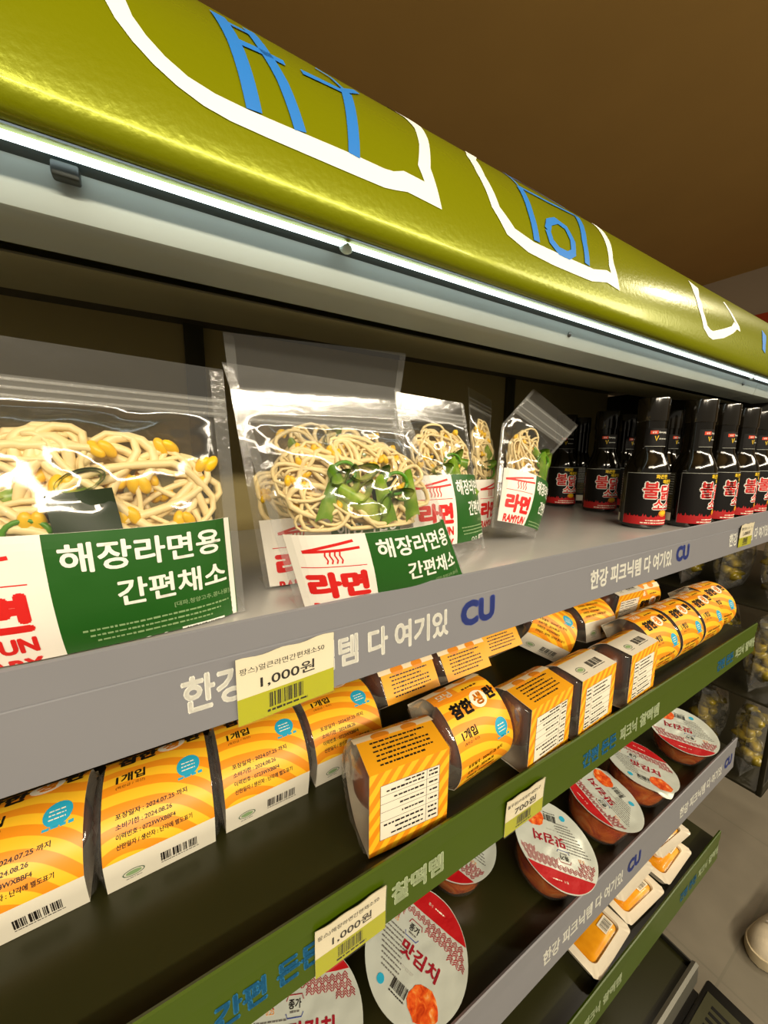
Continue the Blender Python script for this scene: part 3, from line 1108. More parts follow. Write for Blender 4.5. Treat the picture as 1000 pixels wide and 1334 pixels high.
make_bag('thin dim vegetable bag set deep in the shelf behind the tilted one', (.3150, .128, 1.4800), (.3780, .150, 1.4720), (.3700, .140, 1.2975), (.3200, .110, 1.2975), .016,
         (.05, .95, .08, .40), .7, 33, (26, .0016, (.14, .86), (.44, .80), veg4), vzip=(.88, .93), lean_out=(-.3, -1, 0))
veg5 = [('onion', .62, .70, .88, .013, .2), ('onion', .72, .66, .88, .012, 1.0), ('leaf', .66, .58, .88, 0.0158, .1), ('leaf', .72, .50, .86, 0.0144, -.2), ('chili', .64, .64, .90, .010, 0), ('chili', .74, .70, .88, .010, 0), ('leaf', .60, .66, .84, 0.0144, .8)]
make_bag('tilted vegetable bag with bent top leaning beside the sauce bottles', (.3440, .098, 1.4640), (.4400, .098, 1.4250), (.3990, .084, 1.2975), (.3120, .078, 1.3200), .024,
         (.06, .97, .060, .47), .40, 40, (38, .0014, (.20, .72), (.50, .82), veg5), vzip=(.88, .94), fold=(.80, (.045, -.004, .016)))

# ------------------------------------------------------------------ sauce bottles
GLASS = mat('black_sauce_glass', '#0d0a05', 0.10, spec=0.6, coat=0.3)
CAPM = mat('glossy_cap', '#15110a', 0.14, spec=0.6, coat=0.4)
LABB = mat('sauce_label_black', '#0a0706', 0.5, spec=0.25)
LABG = mat('sauce_back_label', '#24231e', 0.4)
BR_, BH = 0.0285, 0.187


def make_bottle(label, loc, rz):
    t = thing('sauce_bottle', label, 'sauce bottle', loc, (0, 0, rz), 'black sauce bottles on the uppermost shelf')
    g = G()
    pr = [(0, .0006), (.024, .0006), (.0275, .003), (BR_, .007), (BR_, .083), (.0280, .088), (.0262, .094), (.0232, .101), (.0205, .107), (.0190, .112), (.0184, .117), (.0184, .156), (0, .156)]
    g.lathe(pr, 40)
    g.obj('bottle_body', GLASS, t)
    g = G()
    g.lathe([(.0184, .1540), (.0192, .1545), (.0196, .156), (.0196, .1845), (.0190, .1868), (.0178, BH), (0, BH)], 40)
    g.obj('cap', CAPM, t)

    def cyl(rad, a0=-PI/2):
        return lambda u, v, off: Vector(((rad+off)*math.cos(a0+u/rad), (rad+off)*math.sin(a0+u/rad), v))
    # front label
    fl = cyl(BR_+.0003)
    half = .0465
    ZL, ZT = .0070, .0815
    g = G()
    g.grid(lambda a, b: fl(-half+2*half*a, ZL+(ZT-ZL)*b, 0), 44, 2)
    lab = g.obj('front_label', LABB, t, smooth=60)
    p = Print()
    p.rect(-half, ZL, half, .0150, CRIM, 1)
    rnd = random.Random(3)
    x = -half
    pts = [(-half, .017)]
    while x < half:
        dx = rnd.uniform(.002, .004)
        hgt = .0185 if x < .012 else .022+rnd.uniform(.0, .5)*(x-.005)
        pts += [(x+dx*.5, min(.046, hgt)), (x+dx, .018+rnd.uniform(0, .006))]
        x += dx
    for i in range(len(pts)-1):
        a, b = pts[i], pts[i+1]
        p.poly([(a[0], .0149), (min(b[0], half), .0149), (min(b[0], half), b[1]), a], CRIM, 1)
    for s in (-1, 1):
        p.rect(s*half, ZL, s*(half-.0008), ZT, GREY, 2)
    p.rect(-half, ZT-.0006, half, ZT, LGREY, 2)
    for dl, ink_, b in ((2, WHITE, .115), (4, RED, .03)):
        e = 0 if dl == 4 else 1
        p.text('불', -.0125, .0570, .0235+.0025*e, ink_, dl, b, w=.0200+.003*e)
        p.text('닭', .0095, .0545, .0215+.0025*e, ink_, dl, b, w=.0185+.003*e)
        p.text('소', -.0010, .0370, .0145+.002*e, ink_, dl, b, w=.0150+.0026*e)
        p.text('스', .0150, .0365, .0135+.002*e, ink_, dl, b, w=.0150+.0026*e)
    p.text('화끈한', .0000, .0765, .0062, YEL, 2, .05)
    p.text('매운맛!', .0110, .0695, .0062, YEL, 2, .05)
    p.ell(.008, .0240, .0075, .0048, ORNG, 3)
    p.ell(.008, .0247, .0052, .0028, YEL, 4)
    p.stroke([(.014, .024), (.022, .021), (.025, .014)], .004, BLACK, 2)
    p.dashes(-.016, .0135, .019, .0017, CREAM, 4, 3)
    p.dashes(-.022, .0098, .017, .0018, CREAM, 5, 3)
    p.rect(.028, .0090, .037, .0210, TEAL, 3)
    p.ring(.0325, .0160, .0026, .003, .0008, WHITE, 4)
    p.obj('label_print', fl, lab, cut_u=.0025, step=.00012)
    # neck print
    nf = cyl(.0184)
    g = G()
    g.grid(lambda a, b: nf(-.020+.04*a, .1185+.0255*b, .0001), 24, 2)
    nl = g.obj('neck_label', LABB, t, smooth=60)
    p = Print()
    p.rect(-.0140, .1362, -.0046, .1410, ink('logo_orange', '#e0431c'), 2)
    p.text('삼양', -.0093, .1386, .0028, WHITE, 3, .03)
    p.text('Samyang', -.0038, .1384, .0036, WHITE, 2, .02, align='l', maxw=.0165)
    p.stroke([(-.0080, .1335), (-.0062, .1270), (-.0038, .1340)], .0014, YEL, 2)
    p.dashes(-.0025, .1295, .0110, .0018, LGREY, 8)
    p.rect(-.019, .1188, .019, .1193, LGREY, 2)
    p.obj('label_print', nf, nl, cut_u=.002, step=.00014)
    # back label with its small table of text
    bl = cyl(BR_+.0003, PI/2)
    g = G()
    g.grid(lambda a, b: bl(-.036+.072*a, .0070+.0745*b, 0), 34, 2)
    lab = g.obj('back_label', LABG, t, smooth=60)
    p = Print()
    for r_ in range(15):
        for c0, c1 in ((-.034, -.013), (-.011, .010), (.013, .034)):
            p.dashes(c0, .0785-r_*.0037, c1, .0015, LGREY if r_ < 9 else ink('label_ochre', '#8f7d33'), r_*3+int(c0*1000), 2)
    for q in (-.012, .0115):
        p.rect(q-.0003, .022, q+.0003, .080, GREY, 2)
    p.rect(.006, .0080, .0355, .0200, CREAM, 2)
    p.rect(-.0355, .0080, -.008, .0200, CREAM, 2)
    p.obj('label_print', bl, lab, cut_u=.0025, step=.00014)
    return t


b0 = make_bottle('black sauce bottle partly hidden by the tilted vegetable bag', (.722, .268, DK1), R(-32))
bl_list = [
    (.722, .186, -34, 'black sauce bottle standing alone second from the tilted bag, front label whole'),
    (.617, .064, -24, 'nearest sauce bottle, whole to its red base on the grey deck'),
    (.800, .285, 90, 'dark sauce bottle at the back turned to show its grey back label'),
    (.715, .110, 118, 'sauce bottle tucked behind the nearest one with its side text showing'),
    (.690, .034, -2, 'sauce bottle whose base hides behind the rail, next to the nearest bottle'),
    (.780, .034, -4, 'sauce bottle against the rail, third from the far end of the front row'),
    (.868, .034, -3, 'sauce bottle against the rail, second from the far end'),
    (.945, .036, -4, 'sauce bottle standing last at the far end of the shelf'),
    (.815, .200, 10, 'shadowed sauce bottle in the rear row, only its neck and cap in view'),
    (.800, .118, 4, 'sauce bottle in the middle row showing only its neck'),
]
for x, y, a, l in bl_list:
    dup(b0, (x, y, DK1), (0, 0, R(a)), l, 'black sauce bottles on the uppermost shelf')

# ------------------------------------------------------------------ single eggs in clear tubs with paper sleeves
WAVE = ramp_mat('sleeve_waves', [(0.0, '#ffc42a'), (0.47, '#ffc42a'), (0.55, '#f0951a'), (1.0, '#f0951a')], 'WAVE', 30, 1.0, 3.0, 0.42, 'UV', rings=False, rot=(0, 0, R(38)))
RINGS = ramp_mat('sleeve_rings', [(0.0, '#ffc42a'), (0.48, '#ffc42a'), (0.56, '#f0951a'), (1.0, '#f0951a')], 'WAVE', 21, 1.2, 5.0, 0.42, 'UV', rings=True, vec_loc=(.022, .0, 0))
SLYEL = mat('sleeve_yellow', '#f5ad1c', 0.45)
SLWHT = mat('sleeve_greywhite', '#e6e1d0', 0.5)
TUB = film('tub_plastic', 0.05, 0.07, 0.08, tint=(.97, .95, .92, 1), bump=0.1, bscale=90, edge=0.35)
EGG = mat('egg_brown', '#8a4312', 0.32, spec=0.5, noise_amt=0.22, noise_scale=55, coat=0.2)
# loop seen from the left end: (y, z), starting at the back edge of the white base panel
LOOP = [(.0275, .0030), (.0110, .0012), (-.0050, .0004)]
LOOP += bez([(-.0050, .0004), (-.030, .010), (-.038, .030), (-.036, .048)], 14)[1:]
LOOP += bez([(-.036, .048), (-.034, .068), (-.024, .083), (-.004, .086)], 12)[1:]
LOOP += [(.0280, .082)]
NPAN = len(LOOP)-1
LOOPC = LOOP+[LOOP[0]]
LS = [0.0]
for a, b in zip(LOOPC, LOOPC[1:]):
    LS.append(LS[-1]+math.hypot(b[0]-a[0], b[1]-a[1]))
S_W = LS[2]          # end of white panel
S_F = LS[NPAN-1]     # end of front panel
S_T = LS[NPAN]       # end of text panel
S_N = LS[NPAN+1]


def loop_at(u, s, off):
    s = max(0, min(LS[-1]-1e-7, s))
    for i in range(len(LS)-1):
        if LS[i+1] > s:
            break
    t_ = (s-LS[i])/(LS[i+1]-LS[i])
    a, b = LOOPC[i], LOOPC[i+1]
    dy, dz = b[0]-a[0], b[1]-a[1]
    l = math.hypot(dy, dz)
    # loop runs base -> front -> top -> back, so outward is to the left of travel seen from -X
    return Vector((u, a[0]+dy*t_+(-dz)/l*off*1.0, a[1]+dz*t_+dy/l*off))


HW = 0.0385


def make_egg(label, loc, rot):
    t = thing('boxed_egg', label, 'egg pack', loc, rot, 'single eggs in yellow paper sleeves')
    # paper sleeve
    g = G()
    n = len(LOOP)
    vs, fs, mi, uvs = [], [], [], []
    mids = (sum(p[0] for p in LOOP)/n, sum(p[1] for p in LOOP)/n)
    for off in (0.0, -.0006):
        for x in (-HW, HW):
            for i in range(n+1):
                y, z = LOOPC[i]
                l = math.hypot(y-mids[0], z-mids[1])
                vs.append((x, y+(y-mids[0])/l*off, z+(z-mids[1])/l*off))
                uvs.append((x, LS[i]))
    m_ = n+1

    def pm(i):
        s = (LS[i]+LS[i+1])/2
        return 1 if s < S_W else 2 if s < S_F else 3 if s < S_T else 0
    for i in range(n):
        fs.append((i, m_+i, m_+i+1, i+1))
        mi.append(pm(i))
        fs.append((2*m_+i+1, 3*m_+i+1, 3*m_+i, 2*m_+i))
        mi.append(1)
        fs.append((i+1, 2*m_+i+1, 2*m_+i, i))
        mi.append(1)
        fs.append((m_+i, 3*m_+i, 3*m_+i+1, m_+i+1))
        mi.append(1)
    g.v, g.f, g.mi = vs, fs, mi
    me = g.data('sleeve', [WAVE, SLWHT, RINGS, SLYEL], 35)
    uvl = me.uv_layers.new(name='UVMap')
    for lp in me.loops:
        uvl.data[lp.index].uv = uvs[lp.vertex_index]
    sl = link('sleeve', me, t)
    # artwork
    p = Print()
    # white base panel
    p.barcode(-.002, .010, .024, .0200, BLACK, 7, 2, 20)
    p.dashes(-.002, .0080, .024, .0010, BLACK, 3)
    p.ring(-.0195, .0135, .0070, .0044, .0007, DKGRN, 2)
    p.ell(-.0195, .0135, .0050, .0026, PALEGRN, 2)
    p.dashes(-.0245, .0072, -.0145, .0009, GREY, 5)
    # front
    f0 = S_W
    for k, tx in enumerate(('산란일자 / 생산자 : 난각에 별도표기', '이력번호 : 0723WXBBF4', '소비기한 : 2024.08.26', '포장일자 : 2024.07.25 까지')):
        w = (.049, .038, .036, .047)[k]
        p.text(tx, -.028, f0+.0095+k*.0066, .0040, BLACK, 2, .022, w=w, align='l')
    p.ell(.0215, f0+.0475, .0085, .0090, TEAL, 2)
    for k in range(3):
        p.dashes(.0165, f0+.0500-k*.0030, .0262, .0011, CREAM, 20+k, 3)
    p.dashes(.0135, f0+.0385, .0310, .0022, TEAL, 30, 2)
    p.text('1개입', -.0185, f0+.0575, .0088, BLACK, 2, .035, w=.0195)
    p.text('(특란급 / 국산)', -.0185, f0+.0500, .0028, BLACK, 2, .0, w=.0190)
    p.text('참한', -.0140, f0+.0790, .0150, BLACK, 3, .06, w=.0280)
    p.ell(.0105, f0+.0805, .0105, .0090, CREAM, 2)
    p.text('생', .0100, f0+.0805, .0125, ORNG, 3, .05, w=.0125)
    p.text('란', .0275, f0+.0815, .0135, BLACK, 3, .06, w=.0130)
    p.rect(-HW, f0+.1060, HW, S_F, ink('sleeve_cream', '#f4e3c0'), 1)
    p.poly([(-HW, f0+.0920), (-.004, f0+.0920), (-.006, f0+.1060), (-HW, f0+.1060)], ORNG, 2)
    p.text('모닝', -.0215, f0+.0990, .0090, CREAM, 3, .04, w=.0190)
    p.dashes(.0010, f0+.0960, .0230, .0024, BROWN, 44, 2)
    p.ell(-.0140, f0+.1130, .0075, .0060, ORNG, 2)
    p.ell(.0140, f0+.1130, .0085, .0060, ORNG, 2)
    # text panel, read from the other side
    q = Print()
    for k in range(6):
        q.dashes(-.026+.0012*(k % 2), .0120-k*.0044, .026-.010*(k in (1, 5)), .0019, BLACK, 60+k, 2)
    cT = (S_F+S_T)/2
    p.merge(q, lambda a, b: (-a, cT-b))
    # table of contents on the flat back
    cN = (S_T+S_N)/2
    q = Print()
    tw, th = .0270, .0265
    q.rect(-tw, -th, tw, th, CREAM, 1)
    for k, rr in enumerate((.0085, -.0005, -.0085, -.0165)):
        q.rect(-tw, rr-.0002, tw, rr+.0002, GREY, 2)
    q.rect(-tw*.55-.0002, -th, -tw*.55+.0002, th, GREY, 2)
    for k, yy in enumerate((.0225, .0175, .0125, .0040, -.0045, -.0125, -.0200, -.0240)):
        q.dashes(-tw+.0018, yy, -tw*.55-.002, .0020, BLACK, 70+k, 3)
        q.dashes(-tw*.45, yy, -tw*.45+(.030, .026, .036, .020, .022, .028, .034, .018)[k], .0019, BLACK, 90+k, 3)
    for sgn in (-1, 1):
        q.rect(sgn*tw-.0002, -th, sgn*tw+.0002, th, GREY, 2)
        q.rect(-tw, sgn*th-.0002, tw, sgn*th+.0002, GREY, 2)
    p.merge(q, lambda a, b: (a, cN+b))
    p.xf(lambda a, b: (a*HW/.0365, b))
    p.obj('sleeve_print', loop_at, sl, cut_v=.0040, step=.00011)
    # clear tub: same section, domed towards both ends
    cy, cz = -.004, .043
    g = G()
    ks = [(-.0460, .0), (-.0458, .40), (-.0450, .62), (-.0438, .78), (-.0415, .90), (-.038, .955), (-.030, .975), (0, .98), (.030, .975), (.038, .955), (.0415, .90), (.0438, .78), (.0450, .62), (.0458, .40), (.0460, .0)]
    sec = LOOP
    vs, fs = [], []
    for j, (x, k) in enumerate(ks):
        for i, (y, z) in enumerate(sec):
            rib = 1.0
            vs.append((x+(.0008*math.cos(i*PI) if .5 < k < .93 else 0), cy+(y-cy)*k*rib, cz+(z-cz)*k*rib))
    ns = len(sec)
    for j in range(len(ks)-1):
        for i in range(ns):
            fs.append((j*ns+i, (j+1)*ns+i, (j+1)*ns+(i+1) % ns, j*ns+(i+1) % ns))
    g.add(vs, fs)
    g.obj('clear_tub', TUB, t, smooth=60)
    g = G()
    g.ball((0, -.0065, .043), (.0400, .0265, .0370), 28, 18)
    g.obj('egg', EGG, t, smooth=180)
    return t


# a pack is turned about its own middle
CM = Vector((0, -.003, .043))


def egg_pose(x, y, mode, yaw=0.0, tilt=0.0, roll=0.0, lift=0.0, deck=DK2):
    base = {'front': Euler((0, 0, 0)).to_matrix(), 'back': Euler((0, 0, PI)).to_matrix(), 'flip': Euler((PI, 0, 0)).to_matrix(),
            'lie': Euler((R(-82), 0, 0)).to_matrix()}[mode]
    m = Euler((tilt, roll, yaw)).to_matrix() @ base
    lo = min((m @ (Vector((sx*HW, p[0], p[1]))-CM)).z for p in LOOP for sx in (-1, 1))
    c = Vector((x, y, deck-lo+.0004+lift))
    return c-m @ CM, m.to_euler()


eggs = [
    # front row along the green rail
    (.168, .046, 'back', R(-7), 0, 0, 0, 'egg pack standing apart in front of the others, upside down white table facing out'),
    (.258, .052, 'front', R(4), R(-36), 0, 0, 'egg pack with curved black and cream title leaning against the lone front pack'),
    (.345, .0385, 'back', R(3), 0, 0, 0, 'front egg pack with small text on its slanted top and a white table facing out'),
    (.436, .0385, 'flip', R(2), 0, 0, 0, 'front egg pack with barcode panel on top, pressed against the one with text on top'),
    (.546, .0385, 'flip', R(2), 0, 0, 0, 'front egg pack with barcode panel on top and the brown egg bared beside it'),
    (.640, .050, 'front', 0, R(-34), 0, 0, 'nearest of the four titled egg packs along the far part of the green rail'),
    (.727, .050, 'front', 0, R(-34), 0, 0, 'second nearest of the four titled egg packs along the far part of the green rail'),
    (.814, .050, 'front', 0, R(-34), 0, 0, 'third nearest of the four titled egg packs along the far part of the green rail'),
    (.902, .060, 'front', R(-4), R(-34), 0, 0, 'farthest of the four titled egg packs along the green rail'),
    # rear row
    (-.110, .138, 'lie', R(1), 0, 0, 0, 'egg pack lying below the green label of the thick sprout bag, cut by the frame'),
    (-.022, .138, 'lie', R(1), 0, 0, 0, 'egg pack lying with its whole date block in view, below the thick sprout bag'),
    (.064, .142, 'lie', R(1), 0, 0, 0, 'egg pack lying directly below the large price tag'),
    (.150, .146, 'lie', R(1), 0, 0, 0, 'egg pack lying just behind the lone front pack, teal badge showing'),
    (.243, .168, 'back', 0, R(48), 0, 0, 'egg pack of small black text behind the pack with the curved title'),
    (.333, .168, 'back', 0, R(48), 0, 0, 'egg pack of small black text tucked under the last letters of the top rail'),
    (.420, .186, 'back', 0, R(48), 0, 0, 'dim egg pack of small black text touching the crooked pack'),
    (.522, .150, 'lie', R(-30), R(12), R(26), .010, 'crooked egg pack turned askew in the rear row, wavy front and white panel showing'),
    (.630, .152, 'lie', R(-6), R(-22), 0, .012, 'rear egg pack turned so its white barcode panel faces out'),
    (.734, .150, 'flip', R(-4), R(8), 0, .012, 'rear egg pack with a bare brown egg beside its white table'),
    (.822, .158, 'front', R(-5), R(34), 0, .012, 'rear egg pack showing a cream panel with orange ovals'),
]
first = None
for x, y, mode, yaw, tilt, roll, lift, l in eggs:
    loc, rot = egg_pose(x, y, mode, yaw, tilt, roll, lift)
    if first is None:
        first = make_egg(l, loc, rot)
    else:
        dup(first, loc, rot, l, 'single eggs in yellow paper sleeves')

# ------------------------------------------------------------------ kimchi cups
KIM = ramp_mat('kimchi_orange', [(0.25, '#8e2408'), (0.42, '#c4480e'), (0.58, '#e67a20'), (0.78, '#f2b060')], scale=42, detail=5, distortion=.8, rough=0.25, bump=0.5, coat=0.4)
KIMP = ramp_mat('kimchi_picture', [(0.30, '#b02e0c'), (0.48, '#e2561a'), (0.62, '#f08a35'), (0.80, '#f7d9a8')], scale=130, detail=4, distortion=1.2, rough=0.4)
CUPF = film('cup_plastic', 0.04, 0.08, 0.10, tint=(1, .93, .88, 1), bump=0.15, bscale=120, edge=0.35)
FOIL = mat('lid_film', '#dbe2d8', 0.30, metal=0.25, bump=0.18, bump_scale=70)
LR = 0.0505
CUPH = 0.046
CSC = 1.12


def lid_z(a, b):
    r_ = math.hypot(a, b)/LR
    return CUPH+.0012-.0012*math.cos(min(1, r_)*PI*3)*(r_ > .8)*.4-.0016*(1-min(1, r_)**2)+.0007*noise.noise(Vector((a*90, b*90, 2)))


def lid_art():
    p = Print()
    # red segment at the top (b > .030) and the woven band below it
    n = 24
    th0 = math.acos(.030/LR)
    arc = [(LR*.985*math.sin(-th0+2*th0*k/n), LR*.985*math.cos(-th0+2*th0*k/n)) for k in range(n+1)]
    p.poly(arc, CRIM, 1)
    p.text('종가', -.004, .0395, .0026, CREAM, 2, .01)
    p.dashes(.001, .0395, .012, .0014, CREAM, 4, 2)
    for k in range(-8, 9):
        for j in range(3):
            x, y = k*.0060+(.003 if j % 2 else 0), .0262-j*.0052
            if math.hypot(abs(x)+.0030, y+.002) > LR*.97:
                continue
            if (j == 2 and abs(k) < 5) or (j == 1 and -5 < k < 0):
                continue
            for q in range(3):
                p.stroke([(x-.0026, y-.0020-q*.0017+.0012), (x, y+.0006-q*.0017+.0012), (x+.0026, y-.0020-q*.0017+.0012)], .0008, DKRED, 1)
    # maker's mark
    p.stroke([(-.0165, .0150), (-.0150, .0185), (-.0030, .0185), (-.0015, .0150)], .0007, DKRED, 2)
    p.text('종가', -.0090, .0130, .0058, BLACK, 2, .025)
    p.dashes(-.013, .0085, -.005, .0013, GREY, 2)
    p.stroke([(-.0165, .0078), (-.0150, .0050), (-.0030, .0050), (-.0015, .0078)], .0007, NAVY, 2)
    p.text('맛김치', .0060, -.0035, .0120, DKRED, 2, .035, w=.0400)
    # kimchi picture
    rnd = random.Random(9)
    c = (.0230, -.0270)
    p.poly([(c[0]+(.0150+rnd.uniform(-.002, .002))*math.cos(2*PI*k/18), c[1]+(.0125+rnd.uniform(-.0015, .0015))*math.sin(2*PI*k/18)) for k in range(18)], KIMP, 2)
    for k in range(10):
        p.dashes(-.0430+.0022*k, .0045-k*.0034, -.0150+.006*(k > 2)+.004*(k > 5), .0013, GREY, 100+k, 2)
    p.text('0.25', -.030, .0100, .0030, ORNG, 2, .0)
    p.barcode(-.0080, -.0340, .0080, -.0260, BLACK, 12, 2, 20)
    p.dashes(-.0080, -.0360, .0080, .0012, BLACK, 13)
    p.dashes(-.010, -.0160, .006, .0018, LGREY, 14)
    p.ell(-.0180, -.0350, .0036, .0036, TEAL, 2)
    return p


def make_cup(label, loc, rot):
    t = thing('kimchi_cup', label, 'kimchi cup', loc, rot, 'round lidded cups of kimchi')
    t.scale = (CSC, CSC, CSC)
    g = G()
    n = 48
    prof = [(0, .0002), (.030, .0002), (.0340, .0015), (.0365, .006), (.0395, .020), (.0425, .034), (.0445, .0425), (.0495, .0440), (.0500, .0455)]
    rings, vs, fs = [], [], []
    g.lathe(prof, n)
    g.v = [(x*(1+(.012*math.cos(12*math.atan2(y, x)) if .003 < z < .041 else 0)), y*(1+(.012*math.cos(12*math.atan2(y, x)) if .003 < z < .041 else 0)), z) for x, y, z in g.v]
    cup = g.obj('cup', CUPF, t, smooth=60)
    g = G()
    vs = []
    prof2 = [(0, .0014), (.027, .0014), (.0325, .003), (.0350, .008), (.0378, .020), (.0405, .033), (.0418, .040), (.034, .0425), (0, .0415)]
    g.lathe(prof2, 48)
    g.v = [tuple(Vector((x, y, z))*1.0+Vector((x, y, 0))*(.045*noise.noise(Vector((x*85, y*85, z*85)))) +
                 Vector((0, 0, .0015*noise.noise(Vector((x*120, y*120, 7))) if z > .038 else 0))) for x, y, z in g.v]
    g.obj('kimchi', KIM, t, smooth=180)
    g = G()
    # printed film lid with a peel tab
    NR, NA = 14, 64
    vs, fs = [(0, 0, lid_z(0, 0))], []

    def rad(a):
        d = abs((a-R(-58)+PI) % (2*PI)-PI)
        return LR*(1+.16*max(0, 1-d/.30)**1.0+.004*math.cos(60*a))
    for j in range(1, NR+1):
        for k in range(NA):
            a = 2*PI*k/NA
            r_ = rad(a)*j/NR
            x, y = r_*math.cos(a), r_*math.sin(a)
            vs.append((x, y, lid_z(x, y)-(.002 if r_ > LR*1.05 else 0)))
    for k in range(NA):
        fs.append((0, 1+k, 1+(k+1) % NA))
    for j in range(NR-1):
        for k in range(NA):
            fs.append((1+j*NA+k, 1+(j+1)*NA+k, 1+(j+1)*NA+(k+1) % NA, 1+j*NA+(k+1) % NA))
    g.add(vs, fs)
    m_ = len(vs)
    g.add([(x, y, z-.0006) for x, y, z in vs], [f[::-1] for f in fs])
    o0 = 1+(NR-1)*NA
    for k in range(NA):
        k2 = (k+1) % NA
        g.f.append((o0+k2, o0+k, m_+o0+k, m_+o0+k2))
        g.mi.append(0)
    lid = g.obj('lid', FOIL, t, smooth=50)
    lid_art().obj('lid_print', lambda a, b, off: Vector((a, b, lid_z(a, b)+.0002+off)), lid, cut_u=.004, cut_v=.004, step=.00012)
    return t


cups = [
    # x, y, head of the artwork (deg), tilt about x, tilt about y, lift
    (.207, .058, 24, 6, -4, 'nearest kimchi cup with its dark red lettering whole and readable'),
    (.078, .068, 68, 4, 2, 'kimchi cup beneath the lower price tag reading 1,000, cut by the frame'),
    (.232, .190, 20, 0, 0, 'kimchi cup of which only a lid rim shows below the pale green lettering'),
    (.325, .128, 200, 4, 0, 'kimchi cup deep behind the upside down lid, only a bit of orange side showing'),
    (.432, .058, -130, 15, 6, 'kimchi cup with upside down lid, its whole orange side bared'),
    (.487, .160, 120, 0, 4, 'kimchi cup right behind the upside down lid, orange contents above it'),
    (.566, .060, 170, 9, 9, 'kimchi cup whose silver lid tab hangs over the grey rail'),
    (.690, .060, 32, 7, 7, 'kimchi cup lying between the overhanging lid and the last cup, red band at far side'),
    (.775, .165, 30, 0, 0, 'kimchi cup at the back with just a sliver of silver lid'),
    (.868, .060, -150, 8, -8, 'last kimchi cup before the shelf end, red stripe above its dark orange side'),
]
first = None
for x, y, head, tx, ty, l in cups:
    e = Euler((R(tx), R(ty), 0)).to_matrix() @ Euler((0, 0, R(head-90))).to_matrix()
    rot = e.to_euler()
    lo = min((e @ Vector((.033*math.cos(k*PI/8), .033*math.sin(k*PI/8), .0004))).z for k in range(16))
    loc = (x, y, DK3-lo*CSC+.0004)
    if first is None:
        first = make_cup(l, loc, rot)
    else:
        dup(first, loc, rot, l, 'round lidded cups of kimchi')

# ------------------------------------------------------------------ vacuum packed trays
TRW = mat('tray_white_plastic', '#f2e8d2', 0.3, spec=0.5, coat=0.3, bump=0.3, bump_scale=90)
TRO = ramp_mat('tray_filling', [(0.3, '#d98912'), (0.55, '#f0a51e'), (0.8, '#fbd06a')], scale=25, rough=0.25, coat=0.5)


def make_tray(label, loc, rot):
    t = thing('sealed_tray', label, 'sealed food tray', loc, rot, 'white sealed trays with yellow filling')
    L, D, H = .112, .082, .020
    g = G()

    def rr(x, y, z, k):
        # rounded rectangle ring with a crimped edge
        pts = []
        for c, (sx, sy) in enumerate(((1, 1), (-1, 1), (-1, -1), (1, -1))):
            for i in range(7):
                a = PI/2*c+PI/2*i/6
                pts.append((sx*(x-.010)+.010*math.cos(a)*(1 if True else 0), sy*(y-.010)+.010*math.sin(a), z+k*.0010*math.sin(i*2.1+c)))
        return pts
    rings = [rr(.046, .032, 0, 0), rr(.049, .035, .001, 0), rr(.051, .037, .015, 0), rr(.058, .043, .0165, 1), rr(.0585, .0435, .0180, 1), rr(.050, .036, .0190, 0), rr(.045, .031, .0195, 0), rr(.043, .029, .0165, 0)]
    n = len(rings[0])
    vs = [p_ for r_ in rings for p_ in r_]
    fs = [(j*n+i, j*n+(i+1) % n, (j+1)*n+(i+1) % n, (j+1)*n+i) for j in range(len(rings)-1) for i in range(n)]
    fs.append(tuple(range(n-1, -1, -1)))
    g.add(vs, fs)
    g.obj('tray_shell', TRW, t, smooth=50)
    g = G()
    ring2 = rr(.043, .029, .0150, 0)
    g.add(ring2+[(x*.8, y*.8, .0185) for x, y, z in ring2], [(i, (i+1) % n, n+(i+1) % n, n+i) for i in range(n)]+[tuple(range(n, 2*n))])
    fl = g.obj('filling', TRO, t, smooth=60)
    p = Print()
    p.rect(.012, -.022, .038, -.006, CREAM, 1)
    p.barcode(.015, -.0205, .036, -.0085, BLACK, 22, 2, 18)
    p.obj('barcode_sticker', lambda a, b, off: Vector((a, b, .0197+off)), fl)
    return t


trays = [
    (.578, .052, 0, 4, 0, 0, 'nearest sealed tray on the fourth shelf, unstacked, wide orange filling'),
    (.700, .056, 0, -3, 0, 0, 'lower sealed tray of the middle stack, orange filling corner showing'),
    (.706, .078, .0215, 0, 3, 0, 'upper sealed tray lying on the middle stack'),
    (.826, .056, 0, 2, 0, 0, 'lower sealed tray in the far stack near the shelf end'),
    (.852, .074, .0215, -4, 3, 0, 'upper sealed tray of the far stack with barcode beside yellow filling'),
    (.922, .140, .010, 0, 30, -6, 'sealed tray leaning up on edge behind the far stack'),
    (.415, .190, 0, 8, 0, 0, 'sealed tray alone and deep in the fourth shelf, just a pale corner showing'),
]
first = None
for x, y, z, yw, tx, ty, l in trays:
    e = Euler((R(tx), R(ty), R(yw))).to_matrix()
    lo = min((e @ Vector((sx*.049, sy*.035, 0))).z for sx in (-1, 1) for sy in (-1, 1))
    loc = (x, y, DK4-lo+.0006+z)
    rot = e.to_euler()
    if first is None:
        first = make_tray(l, loc, rot)
    else:
        dup(first, loc, rot, l, 'white sealed trays with yellow filling')

g = G()
g.box((0, 0, 0), (.085, .055, .0012), .0004, rot=(R(6), 0, R(4)))
o = g.obj('paper_card', mat('card_cream', '#e9dfbd', 0.55))
o.location = (.895, .110, DK5+.0052)
tag(o, 'blank cream card lying in the empty bottom tray under the green rail', 'card')

